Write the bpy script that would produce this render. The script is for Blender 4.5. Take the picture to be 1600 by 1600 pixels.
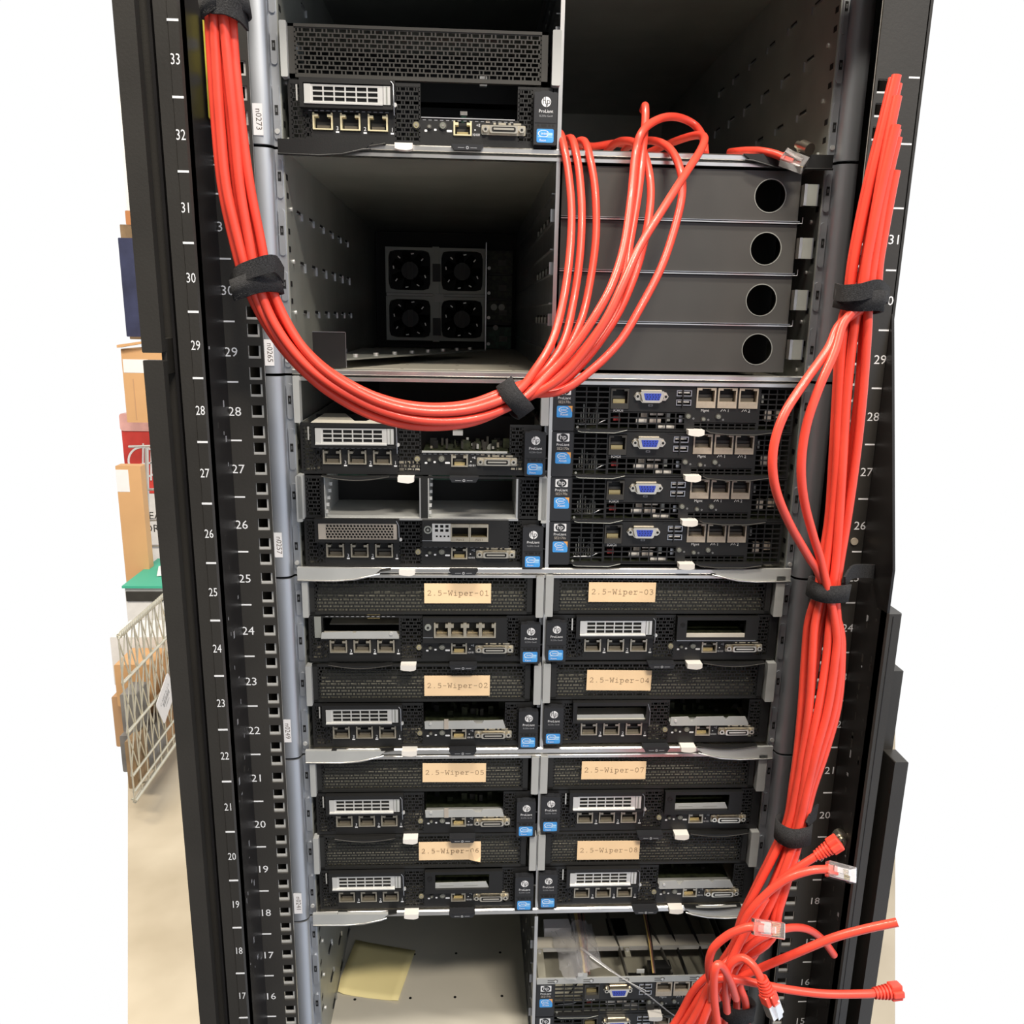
import bpy, math, random
from mathutils import Vector, Matrix
random.seed(7)
for o in list(bpy.data.objects): bpy.data.objects.remove(o)
SC = bpy.context.scene; COL = SC.collection
S = 0.001; Z0 = 1500.0            # work in millimetres; z = 0 (work) is the seam under the topmost server chassis
# ---------------------------------------------------------------- camera
CAM = (-68.91, -698.65, -128.22); PITCH, ROLL, YAW, FPX = 1.33650081, 0.0185051, -0.0514822, 1268.13
def _rot(a, r, y): return Matrix.Rotation(y, 3, 'Z') @ Matrix.Rotation(a, 3, 'X') @ Matrix.Rotation(r, 3, 'Z')
RM = _rot(PITCH, ROLL, YAW)
cd = bpy.data.cameras.new('camera'); cam = bpy.data.objects.new('camera', cd); COL.objects.link(cam)
cd.sensor_width = 36; cd.lens = FPX/1600*36; cd.clip_start = 0.02; cd.clip_end = 60
cam.matrix_world = Matrix.Translation(Vector((CAM[0]*S, CAM[1]*S, (CAM[2]+Z0)*S))) @ RM.to_4x4()
SC.camera = cam
def at(px, py, Y):                # point on the plane y = Y seen at photograph pixel px, py
    d = RM @ Vector(((px-800)/FPX, -(py-800)/FPX, -1)); t = (Y-CAM[1])/d.y
    return (CAM[0]+d.x*t, Y, CAM[2]+d.z*t)
# ---------------------------------------------------------------- world: plain white added ahead, invented gradient behind the camera, brighter to the right
W = bpy.data.worlds.new('hall'); SC.world = W; W.use_nodes = True
nt = W.node_tree; nd = nt.nodes; lk = nt.links; nd.clear()
out = nd.new('ShaderNodeOutputWorld'); bg = nd.new('ShaderNodeBackground'); tc = nd.new('ShaderNodeTexCoord'); sp = nd.new('ShaderNodeSeparateXYZ')
lk.new(tc.outputs['Generated'], sp.inputs[0])
rx = nd.new('ShaderNodeMapRange'); rx.inputs[1].default_value = -0.40; rx.inputs[2].default_value = 0.40
rx.inputs[3].default_value = 0.0; rx.inputs[4].default_value = 1.0; lk.new(sp.outputs[0], rx.inputs[0])
cr = nd.new('ShaderNodeValToRGB'); cr.color_ramp.elements[0].color = (0.08, 0.075, 0.07, 1); cr.color_ramp.elements[1].color = (0.85, 0.90, 1.0, 1)
e = cr.color_ramp.elements.new(0.5); e.color = (0.36, 0.355, 0.35, 1)
e = cr.color_ramp.elements.new(0.75); e.color = (0.66, 0.69, 0.78, 1)
lk.new(rx.outputs[0], cr.inputs[0])
ry = nd.new('ShaderNodeMapRange'); ry.inputs[1].default_value = -0.02; ry.inputs[2].default_value = 0.12; lk.new(sp.outputs[1], ry.inputs[0])
mx = nd.new('ShaderNodeMix'); mx.data_type = 'RGBA'; lk.new(ry.outputs[0], mx.inputs[0]); lk.new(cr.outputs[0], mx.inputs[6]); mx.inputs[7].default_value = (1, 1, 1, 1)
lk.new(mx.outputs[2], bg.inputs[0]); bg.inputs[1].default_value = 1.0; lk.new(bg.outputs[0], out.inputs[0])
# ---------------------------------------------------------------- ceiling lights of the hall
def area(name, loc, target, sx, sy, power, col):
    l = bpy.data.lights.new(name, 'AREA'); l.shape = 'RECTANGLE'; l.size = sx; l.size_y = sy; l.energy = power; l.color = col
    o = bpy.data.objects.new(name, l); COL.objects.link(o); o.location = [c*S for c in (loc[0], loc[1], loc[2]+Z0)]
    d = Vector([(target[i]-loc[i]) for i in range(3)]); o.rotation_euler = d.to_track_quat('-Z', 'Y').to_euler()
area('ceiling_light_aisle', (480, -1750, 1750), (0, 0, -350), 0.7, 0.20, 66, (1.0, 0.90, 0.76))
area('ceiling_light_near', (-150, -800, 1750), (0, 0, -500), 1.0, 0.12, 50, (1.0, 0.93, 0.82))
area('ceiling_light_left_aisle', (-1400, -100, 1500), (-900, 1500, -1200), 1.2, 0.3, 75, (1.0, 0.90, 0.74))
SC.view_settings.view_transform = 'Standard'; SC.view_settings.look = 'None'
SC.view_settings.exposure = 0.0; SC.view_settings.gamma = 1.0; SC.view_settings.use_curve_mapping = False
# ---------------------------------------------------------------- materials
M = {}
def mat(name, col, rough=0.5, metal=0.0, var=0.0, scale=40.0, bump=0.0, bscale=300.0, spec=0.5, trans=0.0, coat=0.0, stretch=None, alpha=1.0, ior=1.45, col2=None):
    m = bpy.data.materials.new(name); m.use_nodes = True; n = m.node_tree.nodes; l = m.node_tree.links; b = n['Principled BSDF']
    b.inputs['Base Color'].default_value = (*col, 1); b.inputs['Roughness'].default_value = rough; b.inputs['Metallic'].default_value = metal
    b.inputs['Specular IOR Level'].default_value = spec; b.inputs['Transmission Weight'].default_value = trans; b.inputs['IOR'].default_value = ior
    b.inputs['Coat Weight'].default_value = coat; b.inputs['Alpha'].default_value = alpha
    t = n.new('ShaderNodeTexCoord'); src = t.outputs['Object']
    if stretch:
        mp = n.new('ShaderNodeMapping'); mp.inputs['Scale'].default_value = stretch; l.new(src, mp.inputs[0]); src = mp.outputs[0]
    if var or col2:
        no = n.new('ShaderNodeTexNoise'); no.inputs['Scale'].default_value = scale; no.inputs['Detail'].default_value = 4; l.new(src, no.inputs['Vector'])
        r = n.new('ShaderNodeValToRGB'); r.color_ramp.elements[0].position = 0.3; r.color_ramp.elements[1].position = 0.7
        c2 = col2 or tuple(min(1, c*(1+var)) for c in col); c1 = tuple(c*(1-var) for c in col)
        r.color_ramp.elements[0].color = (*c1, 1); r.color_ramp.elements[1].color = (*c2, 1)
        l.new(no.outputs['Fac'], r.inputs[0]); l.new(r.outputs[0], b.inputs['Base Color'])
    if bump:
        no2 = n.new('ShaderNodeTexNoise'); no2.inputs['Scale'].default_value = bscale; no2.inputs['Detail'].default_value = 3; l.new(src, no2.inputs['Vector'])
        bu = n.new('ShaderNodeBump'); bu.inputs['Strength'].default_value = bump; bu.inputs['Distance'].default_value = 0.0006
        l.new(no2.outputs['Fac'], bu.inputs['Height']); l.new(bu.outputs[0], b.inputs['Normal'])
    M[name] = m; return m
mat('rack_black', (0.030, 0.028, 0.025), 0.38, var=0.15, scale=12, bump=0.15, bscale=500)
mat('rack_gloss', (0.010, 0.009, 0.009), 0.40, var=0.3, scale=30, bump=0.05, bscale=60)
mat('plastic', (0.012, 0.012, 0.012), 0.42, var=0.1, bump=0.1, bscale=900)
mat('tag_plastic', (0.020, 0.021, 0.024), 0.40)
mat('grille', (0.040, 0.038, 0.034), 0.45, var=0.12)
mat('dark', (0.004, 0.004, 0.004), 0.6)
mat('blank', (0.060, 0.058, 0.054), 0.36, var=0.08, scale=20)
mat('galv', (0.52, 0.53, 0.55), 0.33, 1.0, var=0.12, scale=60, bump=0.1, bscale=80, stretch=(1, 1, 0.3))
mat('ear_steel', (0.45, 0.47, 0.50), 0.44, 0.8, var=0.10, scale=25, bump=0.12, bscale=40, stretch=(1, 1, 0.35))
mat('lip_steel', (0.80, 0.78, 0.74), 0.28, 1.0, var=0.08)
mat('case_steel', (0.30, 0.31, 0.285), 0.40, 0.35, var=0.12, scale=18, bump=0.1, bscale=60)
mat('tray_paint', (0.60, 0.57, 0.49), 0.45, 0.15, var=0.05, scale=12, bump=0.05)
mat('bracket', (0.44, 0.45, 0.44), 0.42, 0.2, var=0.06)
mat('nickel', (0.80, 0.74, 0.62), 0.28, 1.0, var=0.1)
mat('port_metal', (0.50, 0.46, 0.37), 0.35, 0.7, var=0.12, scale=200)
mat('tan_metal', (0.50, 0.43, 0.34), 0.40, 0.4, var=0.12, scale=200)
mat('silver', (0.72, 0.72, 0.70), 0.35, 0.55, var=0.06)
mat('honey', (0.60, 0.53, 0.45), 0.38, 0.5, var=0.06)
mat('gold', (0.52, 0.43, 0.22), 0.35, 0.7)
mat('white_mark', (0.72, 0.73, 0.75), 0.6)
mat('grey_mark', (0.30, 0.31, 0.33), 0.6)
mat('white_plastic', (0.78, 0.75, 0.70), 0.4)
mat('paper', (0.80, 0.79, 0.80), 0.7, var=0.02)
mat('manila', (0.90, 0.66, 0.40), 0.75, var=0.03)
mat('ink', (0.10, 0.075, 0.06), 0.8)
mat('ink_brown', (0.30, 0.20, 0.12), 0.8)
mat('note_yellow', (0.86, 0.75, 0.38), 0.8, var=0.05, scale=14)
mat('cable_red', (0.80, 0.070, 0.042), 0.36, var=0.10, scale=35, bump=0.12, bscale=160, coat=0.15)
mat('clear_plug', (0.97, 0.93, 0.92), 0.06, trans=0.9, ior=1.35, spec=0.6)
mat('velcro', (0.020, 0.020, 0.022), 0.95, bump=1.0, bscale=1400, var=0.5, scale=900)
mat('vga_blue', (0.035, 0.065, 0.42), 0.4)
mat('badge_blue', (0.02, 0.20, 0.62), 0.35, col2=(0.10, 0.42, 0.85), scale=90)
mat('badge_light', (0.35, 0.62, 0.88), 0.4)
mat('badge_orange', (0.75, 0.36, 0.10), 0.4)
mat('badge_green', (0.20, 0.55, 0.20), 0.4)
mat('pcb', (0.020, 0.075, 0.045), 0.4, var=0.6, scale=120)
mat('pcb_dark', (0.020, 0.026, 0.018), 0.45, var=0.8, scale=160, col2=(0.05, 0.06, 0.03))
mat('led_lens', (0.26, 0.27, 0.23), 0.15, trans=0.3)
mat('led_amber', (0.33, 0.30, 0.19), 0.2, trans=0.2)
mat('red_dark', (0.25, 0.02, 0.02), 0.5)
mat('wire_yellow', (0.50, 0.36, 0.12), 0.5); mat('wire_brown', (0.20, 0.09, 0.07), 0.5); mat('wire_black', (0.02, 0.02, 0.02), 0.4)
mat('ribbon', (0.055, 0.052, 0.045), 0.5, var=0.2, scale=200)
mat('port_dim', (0.13, 0.115, 0.09), 0.45, 0.2)
mat('cream', (0.76, 0.68, 0.44), 0.4, 0.3)
mat('tray_dark', (0.30, 0.29, 0.235), 0.5, 0.1, var=0.06)
mat('sheet_black', (0.016, 0.016, 0.015), 0.42)
mat('film', (0.80, 0.80, 0.84), 0.08, trans=0.6, alpha=0.5, bump=0.8, bscale=120, ior=1.1)
mat('concrete', (0.50, 0.42, 0.30), 0.65, var=0.14, scale=3.0, bump=0.15, bscale=50, col2=(0.64, 0.56, 0.43))
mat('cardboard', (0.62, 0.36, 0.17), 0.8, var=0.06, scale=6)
mat('cardboard_dark', (0.50, 0.30, 0.16), 0.8, var=0.06, scale=6)  # darker brown cardboard, for the seam and one carton
mat('carton_red', (0.62, 0.06, 0.05), 0.5, var=0.2, scale=10)
mat('film_pink', (0.80, 0.45, 0.42), 0.3, var=0.2, scale=12)
mat('carton_white', (0.74, 0.73, 0.72), 0.6, var=0.05)
mat('shelf_wire', (0.60, 0.60, 0.58), 0.35, 0.6)
mat('cart_wire', (0.66, 0.63, 0.52), 0.35, 0.5, var=0.1)
mat('green_lid', (0.06, 0.42, 0.28), 0.5)
mat('navy', (0.03, 0.035, 0.08), 0.8, var=0.4, scale=9)
mat('tan_board', (0.30, 0.20, 0.11), 0.7, var=0.25, scale=15)
mat('grey_part', (0.22, 0.21, 0.20), 0.6, var=0.4, scale=10)
mat('shelf_orange', (0.42, 0.17, 0.06), 0.5)
mat('caution_yellow', (0.42, 0.36, 0.04), 0.45, var=0.1)
# ---------------------------------------------------------------- mesh builder
TXT = {}
def text_geo(s):
    if s in TXT: return TXT[s]
    cu = bpy.data.curves.new('t', 'FONT'); cu.body = s; cu.size = 1.0; cu.align_x = 'CENTER'; cu.resolution_u = 2
    o = bpy.data.objects.new('t', cu); COL.objects.link(o); dg = bpy.context.evaluated_depsgraph_get(); dg.update()
    me = o.evaluated_get(dg).to_mesh(); r = ([v.co[:2] for v in me.vertices], [list(p.vertices) for p in me.polygons])
    o.evaluated_get(dg).to_mesh_clear(); bpy.data.objects.remove(o); bpy.data.curves.remove(cu); TXT[s] = r; return r
class MB:
    def __init__(s): s.v = []; s.f = []; s.m = []; s.sm = []; s.mats = []
    def mi(s, m):
        if m not in s.mats: s.mats.append(m)
        return s.mats.index(m)
    def add(s, vs, fs, m, smooth=False):
        b = len(s.v); s.v += [tuple(p) for p in vs]; k = s.mi(m)
        for f in fs: s.f.append([i+b for i in f]); s.m.append(k); s.sm.append(smooth)
        return s
    def box(s, x0, x1, y0, y1, z0, z1, m):
        vs = [(x, y, z) for x in (x0, x1) for y in (y0, y1) for z in (z0, z1)]
        return s.add(vs, [(0, 1, 3, 2), (4, 6, 7, 5), (0, 4, 5, 1), (2, 3, 7, 6), (0, 2, 6, 4), (1, 5, 7, 3)], m)
    def obox(s, c, sx, sy, sz, rot, m):      # oriented box
        vs = [Vector(c)+rot @ Vector((x*sx/2, y*sy/2, z*sz/2)) for x in (-1, 1) for y in (-1, 1) for z in (-1, 1)]
        return s.add(vs, [(0, 1, 3, 2), (4, 6, 7, 5), (0, 4, 5, 1), (2, 3, 7, 6), (0, 2, 6, 4), (1, 5, 7, 3)], m)
    def prism(s, pts, y0, y1, m, ax='y'):    # outline extruded along an axis
        n = len(pts)
        def P(a, b, c): return {'y': (a, c, b), 'x': (c, a, b), 'z': (a, b, c)}[ax]
        vs = [P(a, b, y0) for a, b in pts]+[P(a, b, y1) for a, b in pts]
        fs = [list(range(n)), list(range(2*n-1, n-1, -1))]+[(i, (i+1) % n, n+(i+1) % n, n+i) for i in range(n)]
        return s.add(vs, fs, m)
    def rbox(s, x0, x1, y0, y1, z0, z1, r, m, k=3):   # rounded outline plate
        pts = []
        for cx, cz, a in ((x1-r, z1-r, 0), (x0+r, z1-r, 90), (x0+r, z0+r, 180), (x1-r, z0+r, 270)):
            for i in range(k+1): t = math.radians(a+90*i/k); pts.append((cx+r*math.cos(t), cz+r*math.sin(t)))
        return s.prism(pts, y0, y1, m)
    def disc(s, x, z, r, y0, y1, m, n=16, r2=None, ax='y', sx=1.0):
        r2 = r if r2 is None else r2
        def P(a, b, c): return {'y': (a, c, b), 'x': (c, a, b), 'z': (a, b, c)}[ax]
        c0 = [P(x+sx*r*math.cos(2*math.pi*i/n), z+r*math.sin(2*math.pi*i/n), y0) for i in range(n)]
        c1 = [P(x+sx*r2*math.cos(2*math.pi*i/n), z+r2*math.sin(2*math.pi*i/n), y1) for i in range(n)]
        s.add(c0+c1, [(i, (i+1) % n, n+(i+1) % n, n+i) for i in range(n)], m, True)
        return s.add(c0+c1, [list(range(n)), list(range(2*n-1, n-1, -1))], m)
    def ring(s, x, z, r0, r1, y0, y1, m, n=24, sx=1.0, sz=1.0, a0=0, a1=360):
        full = (a1-a0) >= 360; k = n if full else n+1; vs = []
        for y in (y0, y1):
            for r in (r0, r1):
                for i in range(k):
                    t = math.radians(a0+(a1-a0)*i/n); vs.append((x+sx*r*math.cos(t), y, z+sz*r*math.sin(t)))
        fs = []
        for i in range(n):
            j = (i+1) % k
            fs += [(i, j, k+j, k+i), (2*k+i, 3*k+i, 3*k+j, 2*k+j), (k+i, k+j, 3*k+j, 3*k+i), (i, 2*k+i, 2*k+j, j)]
        return s.add(vs, fs, m)
    def tube(s, pts, r, m, n=8, cap=True, flat=1.0):
        P = [Vector(p) for p in pts]; K = len(P); prev = None; vs = []
        for i in range(K):
            t = (P[min(i+1, K-1)]-P[max(i-1, 0)]).normalized()
            if prev is None:
                a = Vector((0, 1, 0)) if abs(t.y) < 0.9 else Vector((1, 0, 0)); prev = t.cross(a).normalized()
            u = (prev-t*prev.dot(t)).normalized(); w = t.cross(u); prev = u
            rr = r[i] if isinstance(r, (list, tuple)) else r
            for j in range(n):
                a = 2*math.pi*j/n; vs.append(P[i]+u*math.cos(a)*rr+w*math.sin(a)*rr*flat)
        fs = [(i*n+j, i*n+(j+1) % n, (i+1)*n+(j+1) % n, (i+1)*n+j) for i in range(K-1) for j in range(n)]
        s.add(vs, fs, m, True)
        if cap: s.add(vs[:n]+vs[-n:], [list(range(n)), list(range(2*n-1, n-1, -1))], m)
        return s
    def plate(s, x0, x1, z0, z1, y0, y1, holes, m):    # sheet with rectangular openings
        xs = sorted({x0, x1, *[h[0] for h in holes], *[h[1] for h in holes]}); zs = sorted({z0, z1, *[h[2] for h in holes], *[h[3] for h in holes]})
        nx, nz = len(xs)-1, len(zs)-1
        sol = [[not any(h[0] <= (xs[i]+xs[i+1])/2 <= h[1] and h[2] <= (zs[j]+zs[j+1])/2 <= h[3] for h in holes) for j in range(nz)] for i in range(nx)]
        g = lambda i, j: 0 <= i < nx and 0 <= j < nz and sol[i][j]
        for i in range(nx):
            for j in range(nz):
                if not sol[i][j]: continue
                a, b, c, d = xs[i], xs[i+1], zs[j], zs[j+1]
                s.add([(a, y0, c), (b, y0, c), (b, y0, d), (a, y0, d)], [(0, 1, 2, 3)], m)
                s.add([(a, y1, c), (b, y1, c), (b, y1, d), (a, y1, d)], [(3, 2, 1, 0)], m)
                if not g(i-1, j): s.add([(a, y0, c), (a, y1, c), (a, y1, d), (a, y0, d)], [(0, 1, 2, 3)], m)
                if not g(i+1, j): s.add([(b, y0, c), (b, y1, c), (b, y1, d), (b, y0, d)], [(3, 2, 1, 0)], m)
                if not g(i, j-1): s.add([(a, y0, c), (b, y0, c), (b, y1, c), (a, y1, c)], [(3, 2, 1, 0)], m)
                if not g(i, j+1): s.add([(a, y0, d), (b, y0, d), (b, y1, d), (a, y1, d)], [(0, 1, 2, 3)], m)
        return s
    def text(s, t, x, z, y, size, m, rot=0, sx=1.0):
        vs, fs = text_geo(t); c, n = math.cos(rot), math.sin(rot)
        return s.add([(x+size*(sx*a*c-b*n), y, z+size*(sx*a*n+b*c)) for a, b in vs], fs, m)
    def brick(s, x0, x1, z0, z1, y, px, pz, m, web=1.0, bar=0.9, t=1.2, small=True):
        # perforated sheet: rows of long slots with a small square hole between them, every other row shifted by half
        n = max(1, round((z1-z0)/pz)); pz = (z1-z0)/n
        for i in range(n+1):
            s.box(x0, x1, y, y+t, z0+i*pz-bar/2, z0+i*pz+bar/2, m)
        for i in range(n):
            za, zb = z0+i*pz+bar/2, z0+(i+1)*pz-bar/2; x = x0+(px/2 if i % 2 else 0)-px
            while x < x1:
                for off in ((px*0.16, -px*0.16) if small else (0,)):
                    c = x+off
                    if x0+web < c < x1-web: s.box(c-web/2, c+web/2, y+0.05, y+t-0.05, za, zb, m)
                x += px
        s.box(x0-0.01, x0+web, y, y+t, z0, z1, m); s.box(x1-web, x1+0.01, y, y+t, z0, z1, m)
        return s
    def mesh(s, name):
        me = bpy.data.meshes.new(name); me.from_pydata([(a*S, b*S, c*S) for a, b, c in s.v], [], s.f)
        for k in s.mats: me.materials.append(M[k])
        me.polygons.foreach_set('material_index', s.m); me.polygons.foreach_set('use_smooth', s.sm); me.update(); return me
    def build(s, name, parent=None, loc=(0, 0, 0), label=None):
        return link(name, s.mesh(name), parent, loc, label)
def link(name, me, parent=None, loc=(0, 0, 0), label=None):
    o = bpy.data.objects.new(name, me); COL.objects.link(o)
    if parent: o.parent = parent; o.location = [c*S for c in loc]
    else: o.location = (loc[0]*S, loc[1]*S, (loc[2]+Z0)*S)
    if label: o['label'] = label
    return o
CACHE = {}
def part(name, key, fn, parent, loc=(0, 0, 0), label=None):   # repeats of a part share their mesh
    if key not in CACHE: mb = MB(); fn(mb); CACHE[key] = mb.mesh(name)
    return link(name, CACHE[key], parent, loc, label)
def thing(name, loc, label, cat, group=None):
    o = bpy.data.objects.new(name, None); o.empty_display_size = 0.02; COL.objects.link(o); o.location = (loc[0]*S, loc[1]*S, (loc[2]+Z0)*S)
    return tag(o, label, cat, group)
def tag(o, label, cat, group=None):
    o['label'] = label; o['category'] = cat
    if group: o['group'] = group
    return o
def bevel(o, w=0.5, seg=2):
    b = o.modifiers.new('bevel', 'BEVEL'); b.width = w*S; b.segments = seg; b.limit_method = 'ANGLE'; return o
# typewriter lettering: strokes in a 6 x 9 cell, capitals 6.4 high, width of stroke 0.5
GL = {'2': [[(1, 5), (1.5, 6.1), (3, 6.6), (4.4, 6), (4.8, 4.8), (4, 3.2), (1, 0.2), (5, 0.2), (5, .8)]], '.': [[(2.7, 0.2), (3.3, 0.2)], [(2.7, .6), (3.3, .6)]],
      '5': [[(4.7, 6.4), (1.6, 6.4), (1.5, 3.7), (3, 4.1), (4.5, 3.6), (5, 2.2), (4.4, .7), (2.8, 0), (1, .5)]], '-': [[(1, 3.1), (5, 3.1)]],
      'W': [[(0, 6.3), (1.8, 6.3)], [(4.2, 6.3), (6, 6.3)], [(.6, 6.3), (1.5, 0), (3, 4.4), (4.5, 0), (5.4, 6.3)]],
      'i': [[(1.5, 4.4), (3, 4.4), (3, 0)], [(1, 0.1), (5, 0.1)], [(2.7, 6.3), (3.3, 6.3)]],
      'p': [[(.2, 4.4), (1.4, 4.4), (1.4, -2.2)], [(.2, -2.2), (2.8, -2.2)], [(1.4, 3), (2.2, 4.2), (3.5, 4.5), (4.9, 3.7), (5.3, 2.2), (4.7, .7), (3.4, 0), (2.1, .3), (1.4, 1.4)]],
      'e': [[(1, 2.3), (5.2, 2.3), (4.8, 3.7), (3.2, 4.5), (1.6, 3.9), (1, 2.3), (1.5, .7), (3.1, 0), (5, .6)]],
      'r': [[(.6, 4.4), (2, 4.4), (2, 0)], [(.6, 0.1), (4.2, 0.1)], [(2, 2.8), (3, 4.1), (4.3, 4.5), (5.2, 4)]],
      '0': [[(3, 6.5), (4.5, 5.6), (5, 3.3), (4.5, .9), (3, 0), (1.5, .9), (1, 3.3), (1.5, 5.6), (3, 6.5)]], '1': [[(1.2, 5.4), (3, 6.5), (3, 0)], [(1.2, 0.1), (4.8, 0.1)]],
      '3': [[(1, 6), (2.6, 6.6), (4.4, 5.9), (4.4, 4.3), (2.6, 3.5), (4.6, 2.9), (4.9, 1.3), (3.8, .1), (2.2, 0), (.9, .6)]], '4': [[(4, 0), (4, 6.4), (.9, 2), (5.1, 2)], [(2.8, .1), (5, .1)]],
      '6': [[(4.8, 6.4), (2.6, 5.8), (1.2, 3.6), (1.3, 1.2), (2.8, 0), (4.4, .5), (5, 2.1), (4.2, 3.5), (2.7, 3.8), (1.3, 2.7)]], '7': [[(1, 5.6), (1, 6.4), (4.9, 6.4), (2.8, 0)]],
      '8': [[(3, 3.5), (1.5, 4.2), (1.5, 5.8), (3, 6.6), (4.5, 5.8), (4.5, 4.2), (3, 3.5), (1.1, 2.4), (1.3, .7), (3, 0), (4.7, .7), (4.9, 2.4), (3, 3.5)]]}
def typed(mb, t, x, z, y, pitch, m, h=0.9, w=0.62):
    k = pitch/6.0
    for i, ch in enumerate(t):
        for line in GL.get(ch, []):
            for (a, b), (c, d) in zip(line, line[1:]):
                dx, dz = c-a, d-b; L = math.hypot(dx, dz) or 1; nx, nz = -dz/L*w/2, dx/L*w/2; ex, ez = dx/L*w*.3, dz/L*w*.3
                q = [(a-ex+nx, b-ez+nz), (a-ex-nx, b-ez-nz), (c+ex-nx, d+ez-nz), (c+ex+nx, d+ez+nz)]
                mb.add([(x+(i*6+u*h+.3)*k, y-0.002*i, z+v_*k*h) for u, v_ in q], [(0, 1, 2, 3)], m)
# ================================================================ large structure: floor
FL = -1500
mb = MB(); a = [(-1120, 1900), (1500, 1995), (655, 395), (-560, 470)]
fl = [(-1644, 2900), (1978, 2900), (566, 180), (-547, 180)]
mb.prism([(x, y) for x, y in fl], FL-60, FL, 'concrete', ax='z')
o = mb.build('floor'); o['kind'] = 'structure'
# ================================================================ rack
rack = thing('server_rack', (0, 0, FL), 'black open server rack whose mounting rails carry white unit numbers', 'server rack')
RZ = -FL   # local z of work zero
ZB, ZT = 0.0, RZ+185
UL = -89.78
def rail_fn(side):
    def fn(mb):
        if side < 0: xi, xo, hx, tx, Y, u30 = -225.5, -256.5, -232.0, -249.2, -71.1, -89.78
        else: xi, xo, hx, tx, Y, u30 = 219.6, 252.5, 226.3, 248.0, -71.1, -87.66
        a, b = min(xi, xo), max(xi, xo); holes = []; h2 = []
        for u in range(1, 34):
            zc = u30+(u-30)*44.45-22.2
            for k in (-15.875, 0, 15.875):
                z = RZ+zc+k
                if z < ZT-6 and z > RZ-1000: holes.append((hx-4.75, hx+4.75, z-4.75, z+4.75)); h2.append((hx-4.75-(0 if side < 0 else -0), hx+2.9 if side < 0 else hx+4.75, z-3.0, z+4.75))
        mb.plate(a, b, 4, ZT, Y, Y+1.6, holes, 'rack_black')
        mb.plate(hx-6.4, hx+6.4, 4, ZT, Y+1.7, Y+3.4, h2, 'silver')
        mb.box(a if side > 0 else a, a+1.8 if side < 0 else a+1.8, Y+3.5, Y+60, 4, ZT, 'rack_black') if side < 0 else mb.box(b-1.8, b, Y+3.5, Y+60, 4, ZT, 'rack_black')
        for u in range(14, 34):
            zt = RZ+u30+(u-30)*44.45
            if zt < ZT-2: mb.box(tx-4, tx+4, Y-0.12, Y, zt-0.6, zt+0.6, 'white_mark')
            if zt-22 < ZT-4 and not (side > 0 and u > 31): mb.text(str(u), tx, zt-22.2-3.4, Y-0.12, 9.8, 'white_mark', sx=1.05)
    return fn
part('mounting_rail', 'railL', rail_fn(-1), rack); part('mounting_rail', 'railR', rail_fn(1), rack)
def frame_left(mb):
    mb.box(-256.3, -253.2, -121, -71.6, 0, ZT, 'rack_gloss')            # glossy return between the two numbered strips
    for k in range(46):
        z = RZ-700+random.random()*560; y = -112+random.random()*34; mb.box(-253.2, -253.12, y, y+random.uniform(.5, 3), z, z+random.uniform(.6, 6), 'grey_mark' if k % 3 else 'rack_black')
    mb.prism([(-253.2, -121), (-254.5, -122.5), (-261, -122.5), (-261.6, -121.6), (-270, -121.6), (-270, -112), (-253.2, -112)], 0, ZT, 'rack_black', ax='z')
    mb.box(-288, -270, -104, -70, 0, ZT, 'rack_black'); mb.box(-277.5, -275.5, -110, -104, 0, ZT, 'rack_gloss'); mb.box(-270, -256.4, -112, -70, 0, ZT, 'rack_black')
    for u in range(14, 34):
        z = RZ+49.95+(u-33)*44.45
        mb.box(-262.2+0.6, -254.4, -122.62, -122.5, z-0.7, z+0.7, 'white_mark')
        mb.text(str(u), -258.0, z-22.2-3.2, -122.62, 9.2, 'white_mark', sx=0.72)
part('frame_post', 'postL', frame_left, rack)
def bezel(z0, z1):
    def fn(mb): mb.rbox(-293, -279.5, -126, -118, z0, z1, 0.8, 'rack_black', 2)
    return fn
part('door_edge', 'bzU', bezel(RZ-155.5, ZT), rack); part('door_edge', 'bzL', bezel(0, RZ-160.5), rack)
def hinge(mb): mb.box(-283, -279.5, -118, -104, RZ-170, RZ-146, 'rack_black')
part('hinge', 'hinge', hinge, rack)
def frame_right(mb):
    mb.prism([(-121, 0), (-71.6, 0), (-71.6, RZ-120), (-121, RZ-310)], 252.6, 254.6, 'rack_gloss', ax='x')
    for k in range(70):
        z = RZ-860+random.random()*520; y = -108+random.choice((0, 14)); mb.box(252.5, 252.62, y, y+random.uniform(1, 3), z, z+random.uniform(1, 7), 'grey_mark' if k % 7 == 0 else 'rack_black')
    mb.prism([(252.6, -121), (254, -122.4), (263.6, -122.4), (264.6, -120), (264.6, -70), (254.6, -70), (254.6, -112), (252.6, -112)], 0, RZ-345, 'rack_black', ax='z')
    mb.box(256.9, 257.4, -122.8, -122.4, 0, RZ-347, 'rack_gloss')
    mb.box(264.6, 281, -106, -70, 0, RZ-400, 'rack_black')
part('frame_post', 'postR', frame_right, rack)
def bezel_r(mb): mb.rbox(272.8, 284, -126, -106, 0, RZ-470, 0.8, 'rack_black', 2); mb.rbox(265.5, 269.5, -116, -106, RZ-838, RZ-800, 1, 'silver', 2)
part('door_edge', 'bzR', bezel_r, rack)
def side_shields(x):
    def fn(mb): mb.box(min(x, x+2*(1 if x > 0 else -1)), max(x, x+2*(1 if x > 0 else -1)), -66, 720, 0, ZT, 'rack_black')
    return fn
part('side_light_shield', 'spL', side_shields(-258.5), rack); part('side_light_shield', 'spR', side_shields(256), rack)  # unseen sides added to keep the world's light out of the rail gaps
part('back_panel', 'bk', lambda mb: mb.box(-258, 256, 716, 718, 0, ZT, 'rack_black'), rack)
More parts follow.
